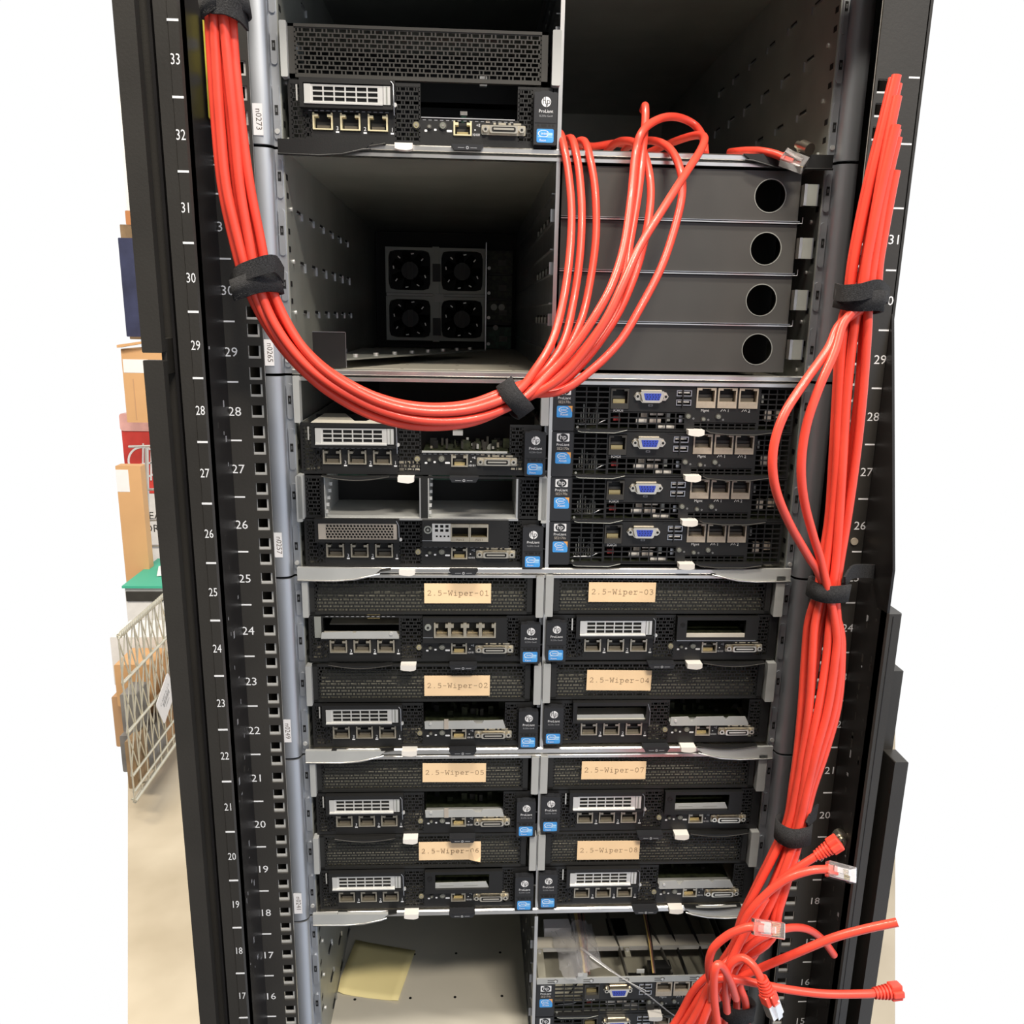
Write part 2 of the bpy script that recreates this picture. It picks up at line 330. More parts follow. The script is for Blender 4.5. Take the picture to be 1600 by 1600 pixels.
part('top_light_shield', 'tp', lambda mb: mb.box(-258, 252, -60, 716, ZT-2, ZT, 'rack_black'), rack)  # unseen cap added to block the world's light from above
part('base', 'bs', lambda mb: mb.box(-258, 252, -60, 716, 0, 60, 'rack_black'), rack)
def caution(mb):
    mb.rbox(-251.6, -243.8, -82, -81.4, RZ+2, RZ+66, 1.5, 'caution_yellow')
    for z in (RZ+26, RZ+48): mb.disc(-246.5, z, 4.2, -82.1, -82, 'grey_mark', 20)
    mb.box(-251.6, -250, -81.4, -73, RZ+2, RZ+66, 'caution_yellow')
part('warning_label', 'caut', caution, rack, label='yellow-green warning label on the left rail')
part('screw', 'plugdot', lambda mb: mb.disc(0, 0, 3.0, -1.2, 0, 'tan_metal', 20), rack, (244.6, -71.1, RZ-301), 'dull brass screw head between the numbers 26 and 24')
def ring_nut(mb):
    mb.ring(0, 0, 5.2, 8.2, -3, 3, 'nickel', 28, 0.75); mb.ring(0, 0, 2.4, 4.6, -6, 0, 'nickel', 22, 0.75)
part('ring_nut', 'rn', ring_nut, rack, (252.6-4, -100, RZ-558), 'round nickel catch on the right-hand post')
# ================================================================ chassis
WX = 226.8
def ear(side, mb):                                   # rolled steel mounting flange
    prof = [(-243.0, 0.5), (-243.0, -4.9), (-240, -5.3), (-237, -5.2), (-234, -4.8), (-231.4, -4.0), (-229.2, -2.7), (-227.6, -0.7), (-226.9, 2), (-226.8, 4), (-228.2, 4), (-228.6, 0.5)]
    if side > 0: prof = [(-x+0.6*(1 if x < -240 else 0), y) for x, y in prof][::-1]
    n = len(prof); vs = [(x, y, z) for z in (1.2, 176.6) for x, y in prof]
    mb.add(vs, [(i, (i+1) % n, n+(i+1) % n, n+i) for i in range(n)], 'ear_steel', True); mb.add(vs, [list(range(n)), list(range(2*n-1, n-1, -1))], 'ear_steel')
def flange(side, mb):                                # inner flange with pressed ovals
    a, b = (-226.9, -220.6) if side < 0 else (220.6, 226.9)
    mb.box(a, b, 4, 5.2, 1, 176.8, 'ear_steel')
    c = (a+b)/2
    for z0, z1 in ((6, 46), (60, 84), (96, 132), (140, 170)): mb.rbox(c-2.4, c+2.4, 2.6, 4, z0, z1, 2.3, 'ear_steel', 4)
    for z in (24, 70, 112, 153): mb.box(c-1.3, c+1.3, 2.3, 2.6, z, z+7, 'dark'); mb.box(c-.6, c+.6, 2.1, 2.3, z+2, z+5, 'galv')
    mb.disc(c, 12, 2.0, 1.8, 2.6, 'silver', 12)
def case_fn(mb):
    for x0, x1, sg in ((-220.6, -219.6, 1), (219.6, 220.6, -1)):
        mb.box(x0, x1, 4, 640, 0.5, 177.3, 'case_steel')
        xf = x1 if sg > 0 else x0
        for g in range(4):                           # paired dark slots, bright rivets and lanced tabs on the inner face
            zt = 177.8-20.9-41.4*g
            for z in (zt, zt-13.9): mb.prism([(7, z-2.2), (13, z-2.2), (13, z+2.2), (7, z+2.2)], min(xf, xf+.25*sg), max(xf, xf+.25*sg), 'dark', ax='x')
            zr = zt-23
            mb.disc(20, zr, 1.7, min(xf, xf+1.6*sg), max(xf, xf+1.6*sg), 'silver', 10, ax='x')
            y = 42+6*g
            while y < 330:
                mb.box(min(xf, xf+1.4*sg), max(xf, xf+1.4*sg), y, y+15, zr-1.1, zr-0.7, 'galv')
                mb.box(min(xf, xf+1.6*sg), max(xf, xf+1.6*sg), y+20, y+20.5, zr-5-(g % 2)*2, zr+1, 'galv')
                mb.box(min(xf, xf+.25*sg), max(xf, xf+.25*sg), y+2, y+16, zr-0.6, zr+2.0, 'dark')
                y += 54
    mb.box(-219.6, 219.6, 4, 640, 176.5, 177.3, 'case_steel'); mb.box(-219.6, 219.6, 638.8, 640, 1.5, 176.5, 'case_steel')
def floor_fn(mb):
    mb.box(-219.6, 219.6, 0, 638.5, 0.4, 1.6, 'tray_paint')
    for x in (-198, -135, -84, -30, 40, 95, 150, 200):
        for y in (80, 146, 214, 300): mb.disc(x, y, 1.7, 1.6, 1.7, 'dark', 10, ax='z')
def divider_fn(mb):
    mb.box(-1.6, -0.2, -1, 638.5, 1.8, 176.2, 'galv'); mb.box(-2.4, 0.8, -1.6, -1, 1.8, 176.2, 'lip_steel')
    for z in (22, 44, 62, 86, 106, 128, 150):
        mb.box(-4.2, -1.6, 14, 560, z, z+1.0, 'galv')
    for z in (44, 86, 128):
        for k in range(4): mb.box(-2.0, -1.6, 40+34*k, 60+34*k, z+2, z+9, 'dark'); mb.box(-3.6, -1.6, 61+34*k, 61.6+34*k, z+1, z+7, 'case_steel')
        mb.box(-5, -1.6, 10, 11, z, z+10, 'galv'); pass
def chassis(i, name_txt, lz, s1, s2, lab, flange_tab, lever=True):
    zb = -177.8*i if i >= 0 else 0
    c = thing('server_chassis', (0, 0, zb), lab, 'server chassis', 'steel server chassis stacked in the rack')
    part('case', 'case', case_fn, c); part('chassis_floor', 'cfloor', floor_fn, c); part('divider', 'div', divider_fn, c)
    part('mounting_ear', 'earL', lambda m: ear(-1, m), c); part('mounting_ear', 'earR', lambda m: ear(1, m), c)
    part('inner_flange', 'flL', lambda m: flange(-1, m), c); part('inner_flange', 'flR', lambda m: flange(1, m), c)
    a, b = s1[0]-zb, s1[1]-zb
    m = MB()
    m.prism([(-3.2, a+.6), (-2.4, a), (6, a), (6, b), (-2.0, b), (-3.2, b-1)], -219.6, 219.6, 'lip_steel', ax='x')
    if flange_tab:
        k = {'d': 'plastic', 's': 'bracket'}[flange_tab]
        for sg in (-1, 1):
            pts = [(sg*222, b+1), (sg*222, a-5.5), (sg*190, a-6.0), (sg*172, a-4.6), (sg*155, a-0.6), (sg*148, b)]
            m.prism(pts, -7 if sg < 0 else -6, -3.3, k); m.tube([(sg*222, -7, a-5.5), (sg*190, -7, a-6.0), (sg*172, -7, a-4.6), (sg*156, -7, a-.8), (sg*150, -5, a)], 0.9, 'lip_steel' if flange_tab == 's' else 'plastic', 6)
    m.build('bottom_lip', c)
    m = MB(); a, b = s2[0]-(zb+177.8-177.8), s2[1]-zb
    if s2[0] is not None: pass
    if name_txt:
        x0, x1, z0, z1 = lz
        def lb(mm):
            mm.box(x0, x1, -5.75, -5.4, z0-zb, z1-zb, 'paper')
            mm.text(name_txt, (x0+x1)/2-1.4, (z0+z1)/2-zb, -5.8, 6.4, 'ink', rot=-math.pi/2)
        m = MB(); lb(m); m.build('name_sticker', c, label='white sticker printed '+name_txt)
    return c
def top_lip(c, zb, s):
    MB().prism([(-2.6, s[0]-zb), (6, s[0]-zb), (6, s[1]-zb), (-1.8, s[1]-zb), (-2.6, s[1]-zb-.6)], -219.6, 219.6, 'lip_steel', ax='x').build('top_lip', c)
A = chassis(-1, 'n0273', (-240.4, -232.8, 7.1, 30), (-0.5, 4), (-9, -9), 'steel server chassis stickered n0273, topmost in the rack', 'd')
B = chassis(1, 'n0265', (-240.8, -233.2, -170.2, -148.8), (-177.2, -172.6), (0, 0), 'steel server chassis stickered n0265, its left bay empty down to four fans', None)
Cc = chassis(2, 'n0257', (-240.9, -234.0, -336.2, -313.9), (-351.5, -346.2), (0, 0), 'steel server chassis stickered n0257, holding the four thin server modules', 's')
D = chassis(3, 'n0249', (-242.0, -234.5, -515.4, -492.4), (-530.5, -524.8), (0, 0), 'steel server chassis stickered n0249, holding paper labels 01 to 04', 's')
E = chassis(4, 'n0241', (-240.0, -232.2, -701.1, -678.3), (-708.5, -702.6), (0, 0), 'steel server chassis stickered n0241, holding paper labels 05 to 08', 's')
F = chassis(5, None, None, (-887.5, -884), (0, 0), 'steel server chassis without a sticker, lowest in view, its left bay empty', None)
top_lip(B, -177.8, (-5.2, -2.0)); top_lip(Cc, -355.6, (-182.2, -178.8)); top_lip(D, -533.4, (-355.6, -352.6)); top_lip(E, -711.2, (-535.5, -532.2))
# fan wall and circuit boards at the back of the empty bay
def fan_frame(mb):
    Y = 598
    for x0, x1 in ((-201, -130.5), (-120.5, -50.5)):
        for z0, z1 in ((-92.5, -27), (-163.5, -99)):
            cx, cz = (x0+x1)/2, (z0+z1)/2; hx, hz = (x1-x0)/2, (z1-z0)/2; n = 32; vs = []
            for i in range(n):
                t = 2*math.pi*i/n; c, s_ = math.cos(t), math.sin(t); p = 8
                r = 1/((abs(c)**p+abs(s_)**p)**(1/p)); q = 1/max(abs(c), abs(s_))
                vs += [(cx+c*r*(hx-3.5), Y, cz+s_*r*(hz-3.5)), (cx+c*q*(hx+1), Y, cz+s_*q*(hz+1)), (cx+c*r*(hx-3.5), Y+22, cz+s_*r*(hz-3.5))]
            mb.add(vs, [f for i in range(n) for j in [(i+1) % n] for f in ((3*i, 3*i+1, 3*j+1, 3*j), (3*i, 3*j, 3*j+2, 3*i+2))], 'case_steel')
    mb.box(-130.5, -120.5, Y-4, Y+2, -166, -25, 'case_steel'); mb.box(-127, -113, Y-8, Y-4, -106, -94, 'bracket')
    for z in (-60, -140): mb.box(-130, -118, Y-9, Y-4, z-16, z+10, 'plastic')
    mb.box(-201, -50, Y-1, Y+2, -97.5, -94, 'bracket'); mb.box(-219, -2, Y+24, Y+25, -176, -2, 'dark')  # the wide dark sheet behind the fans is painted-in shade
m = MB(); fan_frame(m); m.build('fan_frame', B, (0, 0, 177.8))
def fan_fn(mb):
    mb.disc(0, 0, 13, 0, 10, 'plastic', 20); mb.box(-4, 4, -0.3, 0, -13, 13, 'grille')
    for k in range(7):
        a = 2*math.pi*k/7; c, s_ = math.cos(a), math.sin(a); R_ = Matrix.Rotation(-a, 3, 'Y') @ Matrix.Rotation(0.6, 3, 'X')
        mb.obox((c*20, 8, s_*20), 17, 1.2, 14, R_, 'rack_gloss')
    for a in (40, 80, 130, 170, 215, 260, 300, 340):
        t = math.radians(a); mb.obox((25*math.cos(t), -2, 25*math.sin(t)), 1.6, 1.5, 4.5, Matrix.Rotation(t, 3, 'Y'), 'silver')  # silver chips near the blade tips are glints made as geometry
for x in (-165.7, -85.5):
    for z in (-59.7, -131.2): part('fan', 'fan', fan_fn, B, (x, 606, z+177.8))
def pcbs(mb):
    for k, z in enumerate((-46, -83, -120, -160)):
        mb.box(-48, -8, 602, 604, z-15, z+18, 'pcb' if k == 3 else 'pcb_dark'); mb.box(-46, -10, 598, 602, z-18.5, z-15.5, 'plastic')
        mb.box(-30+k, -18+k, 600.5, 602, z-4, z+4, 'grey_part'); mb.disc(-44, z-8, 2.6, 600, 602, 'silver', 10)
    mb.disc(-33, -143, 4, 600, 601.8, 'white_plastic', 16); mb.box(-50, -48.5, 560, 604, -176, -20, 'galv')
    for x in (-24, -36): mb.disc(x, -112, 5, 599, 602, 'case_steel', 14)
m = MB(); pcbs(m); m.build('circuit_board', B, (0, 0, 177.8))
def shelf_strip(mb):
    p = [(-170, -3), (-170, 4), (-70, 330), (-200, 330), (-205, 60), (-205, -3)]
    mb.prism([(-196, 40), (-52, 330), (-60, 330), (-204, 330), (-204, 40)], -168.5, -167, 'case_steel', ax='z')
    for k in range(9): mb.disc(-196+k*15.5, 64+k*33, 2.6, -167, -164, 'silver', 12, ax='z')
    mb.prism([(-204, -172), (-176, -172), (-176, -142), (-204, -142)], 10, 11.4, 'rack_gloss'); mb.box(-204, -176, 9.7, 10, -142.5, -142, 'galv'); mb.box(-176.4, -176, 9.7, 10, -172, -142, 'galv')
m = MB(); shelf_strip(m); m.build('guide_rail', B, (0, 0, 177.8))
# ================================================================ blank panels
def blank_fn(mb):
    W_, H_ = 190.0, 38.6; cx, cz, r = 172.2, 19.3, 12.7; n = 32
    ring = [(cx+r*math.cos(2*math.pi*i/n), cz+r*math.sin(2*math.pi*i/n)) for i in range(n)]
    def sq(i):
        t = 2*math.pi*i/n; q = 1/max(abs(math.cos(t)), abs(math.sin(t))); return (cx+17.8*q*math.cos(t), cz+17.8*q*math.sin(t))
    vs = [(a_, 0, b_) for a_, b_ in ring]+[(*[sq(i)[0]], 0, sq(i)[1]) for i in range(n)]+[(a_, 1.6, b_) for a_, b_ in ring]
    mb.add(vs, [(i, (i+1) % n, n+(i+1) % n, n+i) for i in range(n)]+[(i, 2*n+i, 2*n+(i+1) % n, (i+1) % n) for i in range(n)], 'blank')
    mb.box(0, cx-17.8, 0, 1.4, 0, H_, 'blank'); mb.box(cx+17.8, W_+7, 0, 1.4, 0, H_, 'blank')
    mb.box(cx-17.8, cx+17.8, 0, 1.4, 0, cz-17.8, 'blank'); mb.box(cx-17.8, cx+17.8, 0, 1.4, cz+17.8, H_, 'blank')
    mb.box(0, W_+7, 1.4, 70, H_-1, H_, 'blank'); mb.box(0, W_+7, 1.4, 70, 0, 1, 'blank'); mb.ring(cx, cz, r, r+.7, -0.3, 0, 'case_steel', 32)
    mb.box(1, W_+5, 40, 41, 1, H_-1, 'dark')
def clip_fn(mb):
    mb.box(0, 2.4, -7, 2, 0, 16.5, 'lip_steel'); mb.box(2.4, 11, -6, -5, 0, 16.5, 'case_steel'); mb.box(11, 12, -6, 6, 0, 16.5, 'galv')
hc = [-26.5, -68.0, -109.5, -150.4]
for k, z in enumerate(hc):
    o = thing('blank_panel', (2.8, 0.5, z-19.3), ('grey blank filler panel with a round hole, %s of the four' % ['topmost', 'second from the top', 'third from the top', 'lowest'][k]), 'blank panel', 'blank filler panels beside the empty bay')
    part('panel', 'blank', blank_fn, o); part('spring_clip', 'clip', clip_fn, o, (197.5, -1, 11.5), 'bright steel spring clip')
m = MB()
for z in (-47.4, -88.8, -130.2):
    m.box(2.6, 201, -2.2, 3, z-0.8, z+0.1, 'lip_steel'); m.box(2.6, 201, -1.6, 3, z+0.9, z+1.4, 'galv'); m.tube([(198, -2, z-.4), (203, -2, z-.4), (203, -2, z+4.5)], 0.5, 'galv', 6)
m.build('shelf_rail', B, (0, 0, 177.8))
# ================================================================ server modules: small parts
def rj_fn(w, h, m_, band=0.0, gold=False, step=True):
    def fn(mb):
        y = -0.9; t = 1.25
        mb.box(-w/2, -w/2+t, y, 6, 0, h, m_); mb.box(w/2-t, w/2, y, 6, 0, h, m_); mb.box(-w/2+t, w/2-t, y, 6, 0, band if band else 0.9, m_)
        if band: mb.box(-w/2+t, w/2-t, y, 6, h-0.7, h, m_)
        s_ = (w/2-t)*0.45
        if step:
            for sg in (-1, 1): mb.box(min(sg*(w/2-t), sg*(w/2-t-s_)), max(sg*(w/2-t), sg*(w/2-t-s_)), y, 6, h-(3.0 if not band else 2.2), h-(1.1 if not band else .7), m_)
        mb.box(-w/2+t, w/2-t, 5.8, 6, 0.5, h, 'dark'); z = band if band else 0.9
        mb.box(-w/2+t+1.4, w/2-t-1.4, 3.2, 5.8, z, z+(h-z)*0.26, 'port_dim' if not gold else 'gold'); mb.box(-w/2+t+1, w/2-t-1, 4.5, 5.8, z+(h-z)*0.3, z+(h-z)*0.5, 'grille')
    return fn
def dsub(mb):         # long service connector with two screws
    mb.rbox(0, 35, -0.8, 0, 0.6, 8.0, 1, 'port_metal'); mb.rbox(6.3, 28.7, -4.4, -0.8, 1.5, 7.1, 1.6, 'nickel', 3)
    mb.rbox(8, 27, -4.5, -4.38, 2.4, 6.2, 1.2, 'dark'); mb.rbox(9.4, 25.6, -4.9, -4.5, 3.8, 5.2, .5, 'nickel')
    for x in (3.1, 31.9): mb.disc(x, 4.3, 2.5, -3.6, -0.8, 'nickel', 6); mb.disc(x, 4.3, 1.1, -3.7, -3.6, 'dark', 10)
def led_fn(r, m_):
    def fn(mb): mb.disc(0, 0, r+0.9, -0.5, 0, 'grille', 16); mb.disc(0, 0, r, -1.6, -0.5, m_, 16, r); mb.disc(0, 0, r*0.35, -1.9, -1.6, 'grey_part', 10)
    return fn
def handle_fn(mb):    # small black pull under the service port
    mb.rbox(-12.8, 12.8, -9, 0, -1.8, -0.4, 0.6, 'tag_plastic'); mb.prism([(-12.8, -0.6), (-10.4, -4.8), (10.4, -4.8), (12.8, -0.6), (12.2, -0.2), (9.4, -1.6), (-9.4, -1.6), (-12.2, -0.2)], -9.6, -8.2, 'tag_plastic')
    mb.ring(0, -3.1, 0.6, 1.2, -9.9, -9.6, 'grey_mark', 14); mb.box(-7.5, -2.4, -9.75, -9.6, -3.3, -2.9, 'grey_mark'); mb.box(2.4, 7.5, -9.75, -9.6, -3.3, -2.9, 'grey_mark')
def latch_fn(mb): mb.prism([(0, 5), (0, 0.8), (3, 0), (9, -0.6), (12, 0), (14, 1), (14, 5)], -9, -2, 'white_plastic'); mb.box(0, 14, -2, 4, 3, 5, 'white_plastic')
def lever_fn(mb):     # curved black release lever under the three ports
    n = 14; pts = [(i/n*58, -3.4*math.sin(math.pi*i/n)) for i in range(n+1)]
    mb.prism(pts[::-1]+[(x, z*.45+.6) for x, z in pts], -6.5, -1, 'plastic'); mb.tube([(x, -6.5, z) for x, z in pts], 0.5, 'grille', 6)
def hp_round(mb, x, z, r, y):
    mb.disc(x, z, r, y-0.06, y, 'white_mark', 24); mb.text('hp', x+r*0.05, z-r*0.42, y-0.1, r*1.75, 'tag_plastic')
    mb.box(x-r*.32, x-r*.16, y-.1, y-.06, z+r*.2, z+r*.98, 'tag_plastic'); mb.box(x-.05*r, x+.1*r, y-.1, y-.06, z-r*.98, z-r*.3, 'tag_plastic')
def hp_square(mb, x0, x1, z0, z1, y):
    mb.rbox(x0, x1, y-0.05, y, z0, z1, .6, 'white_mark'); cx, cz = (x0+x1)/2, (z0+z1)/2; r = (z1-z0)*.43
    mb.disc(cx, cz, r*1.15, y-0.09, y-0.05, 'tag_plastic', 22, sx=1.25); mb.text('hp', cx, cz-r*.5, y-0.12, r*2.0, 'white_mark')
def badge(kind):
    def fn(mb):       # small blue processor sticker: ring, words and a coloured corner
        mb.rbox(0, 13.4, -0.08, 0, 0, 10, 1.2, 'badge_blue', 3)
        mb.ring(6 if kind else 5.4, 6.6, 3.0, 3.5, -0.14, -0.08, 'paper', 24, 1.25, 0.72, 20, 330); mb.text('intel', 6, 5.7, -0.14, 3.0, 'paper')
        if kind == 1: mb.text('Xeon', 6.4, 1.6, -0.14, 3.2, 'paper'); mb.prism([(9.4, 10), (13.4, 10), (13.4, 4.4), (12.2, 7.6)], -0.13, -0.08, 'badge_orange')
        else: mb.rbox(1, 12.4, -0.12, -0.08, 3.9, 4.6, .3, 'badge_light', 2); mb.text('Xeon', 4.7, 0.9, -0.14, 2.6, 'paper'); mb.rbox(8.5, 12.6, -0.12, -0.08, 5.2, 7.2, .6, 'badge_light', 2)
    return fn
def tag_fn(model):
    def fn(mb):
        mb.rbox(0, 18.2, -7, 0, 0, 38.2, 0.9, 'tag_plastic', 2); mb.prism([(3, 38.2), (6.5, 39.4), (11.7, 39.4), (15.2, 38.2)], -6, -1, 'tag_plastic')
        hp_round(mb, 9.4, 31.2, 3.7, -7); mb.text('ProLiant', 9.3, 23.4, -7.06, 3.3, 'white_mark'); mb.text(model, 9.3, 20.4, -7.06, 2.0, 'grey_mark' if '2' in model[2] else 'white_mark')
        for x in (2.6, 5.6, 11.4, 14.2): mb.box(x, x+(4.4 if x == 5.6 else 1.8), -7.05, -7, 13.2, 15, 'dark')
        mb.box(0.8, 17.4, -7.3, -7, 15.9, 16.2, 'plastic')
    return fn
def top_grille(mb, g='sheet_black', plate=True):   # perforated cover of the upper half
    mb.brick(7, 198, 49.3, 81.6, 0, 9.3, 3.25, g, 1.1, 0.85, 1.0)
    mb.box(2, 7, -0.8, 3, 46.5, 84.2, g); mb.box(198, 203, -0.8, 3, 46.5, 84.2, g)
    mb.box(2, 203, -0.8, 3, 46.5, 49, g); mb.box(2, 203, -0.8, 3, 82, 84.2, g)
    mb.box(2, 203, 3, 500, 83.4, 84.2, 'case_steel')
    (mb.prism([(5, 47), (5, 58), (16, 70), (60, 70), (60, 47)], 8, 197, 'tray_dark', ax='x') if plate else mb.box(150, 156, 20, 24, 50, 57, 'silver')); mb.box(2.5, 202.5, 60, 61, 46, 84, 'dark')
def face_lower(cfg, a_=0.5, b_=207.5):  # black front face of the lower half; cfg lists what fills the two card openings
    def fn(mb):
        L, R_ = cfg
        holes = [(13.6, 82, 24.5, 43), (103.4, 180, 20.2, 45)]
        holes += [(18.6+c, 35.2+c, 8.6, 22.4) for c in (0, 21.5, 43)]+[(129.2, 143.8, 7.6, 19.2)]
        holes += [(2.5, 13.0, 3, 42), (83.2, 103.0, 3, 42.5), (180.5, 192, 5, 43), (13.0, 18.0, 4, 21)]
        mb.plate(a_, b_, 0.5, 45, 0, 1.2, holes, 'plastic')
        mb.brick(2.5, 13.0, 3, 42, 0.2, 6.5, 3.2, 'plastic', 1.0, 0.9, 1); mb.brick(83.2, 103, 3, 42.5, 0.2, 6.6, 3.3, 'plastic', 1.1, 1.0, 1)
        mb.brick(180.5, 192, 5, 43, 0.2, 6.0, 3.3, 'plastic', 1.0, 1.0, 1); mb.brick(13, 18, 4, 21, 0.3, 4.0, 3.2, 'plastic', .9, .9, 1)
        for x in [83.5+i*3.3 for i in range(6)]: mb.box(x, x+1.6, 9, 12, 5+(x % 3)*4, 9+(x % 3)*4, 'pcb_dark')
        for x0, x1, z in ((16, 80, 23.0), (105, 178, 18.6), (16, 80, 43.8)):      # rows of tiny bright perforations
            x = x0
            while x < x1: mb.box(x, x+2.6, -0.12, 0, z, z+0.55, 'grey_mark'); x += 4.6
        mb.box(155, 158, -.12, 0, 18.2, 19.4, 'honey')
        for x, w in ((161, 2), (165, 6), (173, 2), (177, 6)): mb.box(x, x+w, -.15, 0, 16.9, 18.3, 'port_metal')
        for i, (x, t) in enumerate(((38.6, '3'), (60.2, '2'), (81.6, '1'))): mb.text(t, x-.5, 9.4, -0.1, 4.2, 'white_mark'); mb.box(x-1.8, x+.8, -.12, 0, 7.4, 8.6, 'white_mark')
        for x, z, w in ((106.4, 10.2, 2.2), (114.0, 11, 2.0), (124, 10.4, 4.2)): mb.rbox(x, x+w, -.12, 0, z, z+1.6, .5, 'white_mark', 2)
        mb.text('10101', 147.5, 8.2, -0.1, 2.6, 'white_mark'); mb.box(146, 147, -.12, 0, 12, 13, 'white_mark'); mb.text('+E', 149, 15, -0.1, 3, 'white_mark')
        mb.box(a_, b_, 1.2, 500, 0.5, 1.3, 'tray_paint'); mb.box(a_, a_+1, 1.2, 500, 1.3, 45, 'case_steel'); mb.box(b_-1, b_, 1.2, 500, 1.3, 45, 'case_steel')
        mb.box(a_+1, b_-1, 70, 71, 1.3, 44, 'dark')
        for i in range(26): x = 108+random.random()*68; y = 22+random.random()*40; h = random.uniform(2, 9); mb.box(x, x+random.uniform(1, 6), y, y+3, 19, 19+h, random.choice(('pcb_dark', 'grille', 'pcb_dark', 'plastic')))
        mb.box(104, 180, 14, 68, 17.6, 18.6, 'pcb_dark')
    return fn
def sup(mb, x0=13.8, x1=80.2):      # silver slotted card blank in its black cage
    mb.plate(10.5, 84, 24.2, 45.5, -6, -0.5, [(13.4, 81, 26.6, 41.8)], 'plastic')
    mb.plate(14, 74.6, 27.6, 41.0, -5, -4.2, [(20.6+i*8.5, 20.6+i*8.5+7.4, 29.2+j*3.75, 29.2+j*3.75+2.8) for i in range(6) for j in range(3)], 'silver')
    mb.box(14, 74.6, -6.8, -5, 26.8, 27.9, 'silver'); mb.box(14, 19, -5.6, -4.2, 27.6, 41, 'silver'); mb.box(75, 80.4, -5.2, -4.2, 27.6, 41, 'silver'); mb.box(77, 78.2, -5.3, -5.2, 28, 40.6, 'case_steel')
    mb.box(14, 80.4, -3.5, 1.8, 27.0, 41.4, 'dark')
    mb.box(6.8, 8.0, -0.4, 0, 30, 41.5, 'silver')
    mb.tube([(81, -6.2, 44), (82.8, -7, 42), (83.2, -7, 24), (83.2, -6, 20)], 0.55, 'galv', 6); mb.disc(84, 27.5, 1.6, -7, -5, 'silver', 12)
def card_honey(mb):
    mb.plate(10.5, 84, 24.2, 45.5, -6, -0.5, [(13.4, 82, 26.6, 41.8)], 'plastic'); mb.box(14, 82, -3.6, 1, 27, 41.4, 'dark')
    mb.box(13.6, 20, -5.4, -4.4, 27, 41.2, 'honey'); mb.box(20, 82, -5.4, -4.4, 39.9, 41.2, 'honey'); mb.box(20, 82, -5.4, -4.4, 27, 28, 'honey'); mb.box(78.8, 82, -5.4, -4.4, 28, 39.9, 'honey')
    for j in range(5):
        for i in range(20):
            x = 21.5+i*2.95+(1.47 if j % 2 else 0); z = 29.1+j*2.45
            if x < 78.4: mb.ring(x, z, 1.2, 1.7, -5.4, -4.4, 'honey', 6)
    mb.tube([(81.5, -6.2, 44), (83.6, -7, 40), (83.8, -6, 29)], 0.5, 'galv', 6); mb.disc(85, 27, 1.5, -6, -4, 'silver', 10)
def card_open(mb):                   # card blank missing: bare bracket shelf and board behind
    mb.box(12, 82, -3, 14, 23.6, 24.6, 'tray_paint'); mb.prism([(12, 24.4), (12.8, 30), (40, 31), (41, 29.6), (43, 29.6), (44, 31), (80, 31), (82, 26), (82, 24.4)], -3.6, -2.6, 'bracket')
    mb.box(14, 82, 30, 66, 24.6, 25.4, 'tray_paint'); mb.box(50, 62, 26, 40, 32, 37, 'gold'); mb.prism([(30, 31), (72, 31), (78, 41), (40, 41)], 40, 44, 'tray_paint')
    mb.box(6, 12, -1, 4, 24, 44, 'case_steel'); mb.disc(75, 29, 1.6, -4.4, -3.6, 'silver', 10)
def card_dark(mb):                   # cage present, blank missing
    mb.plate(10.5, 84, 24.2, 45.5, -6, -0.5, [(14.4, 80, 26.6, 41.8)], 'plastic'); mb.box(14.4, 80, -3, 20, 26.4, 27.0, 'tray_paint'); mb.prism([(14.6, 27), (15, 31), (78, 31.4), (79.5, 27)], -2.2, -1.4, 'bracket')
    for x in (24, 38, 55): mb.box(x, x+5, 8, 10, 36, 41, 'case_steel')
    mb.tube([(81, -6.2, 44), (83.2, -7, 36), (83.2, -6, 22)], 0.55, 'galv', 6)
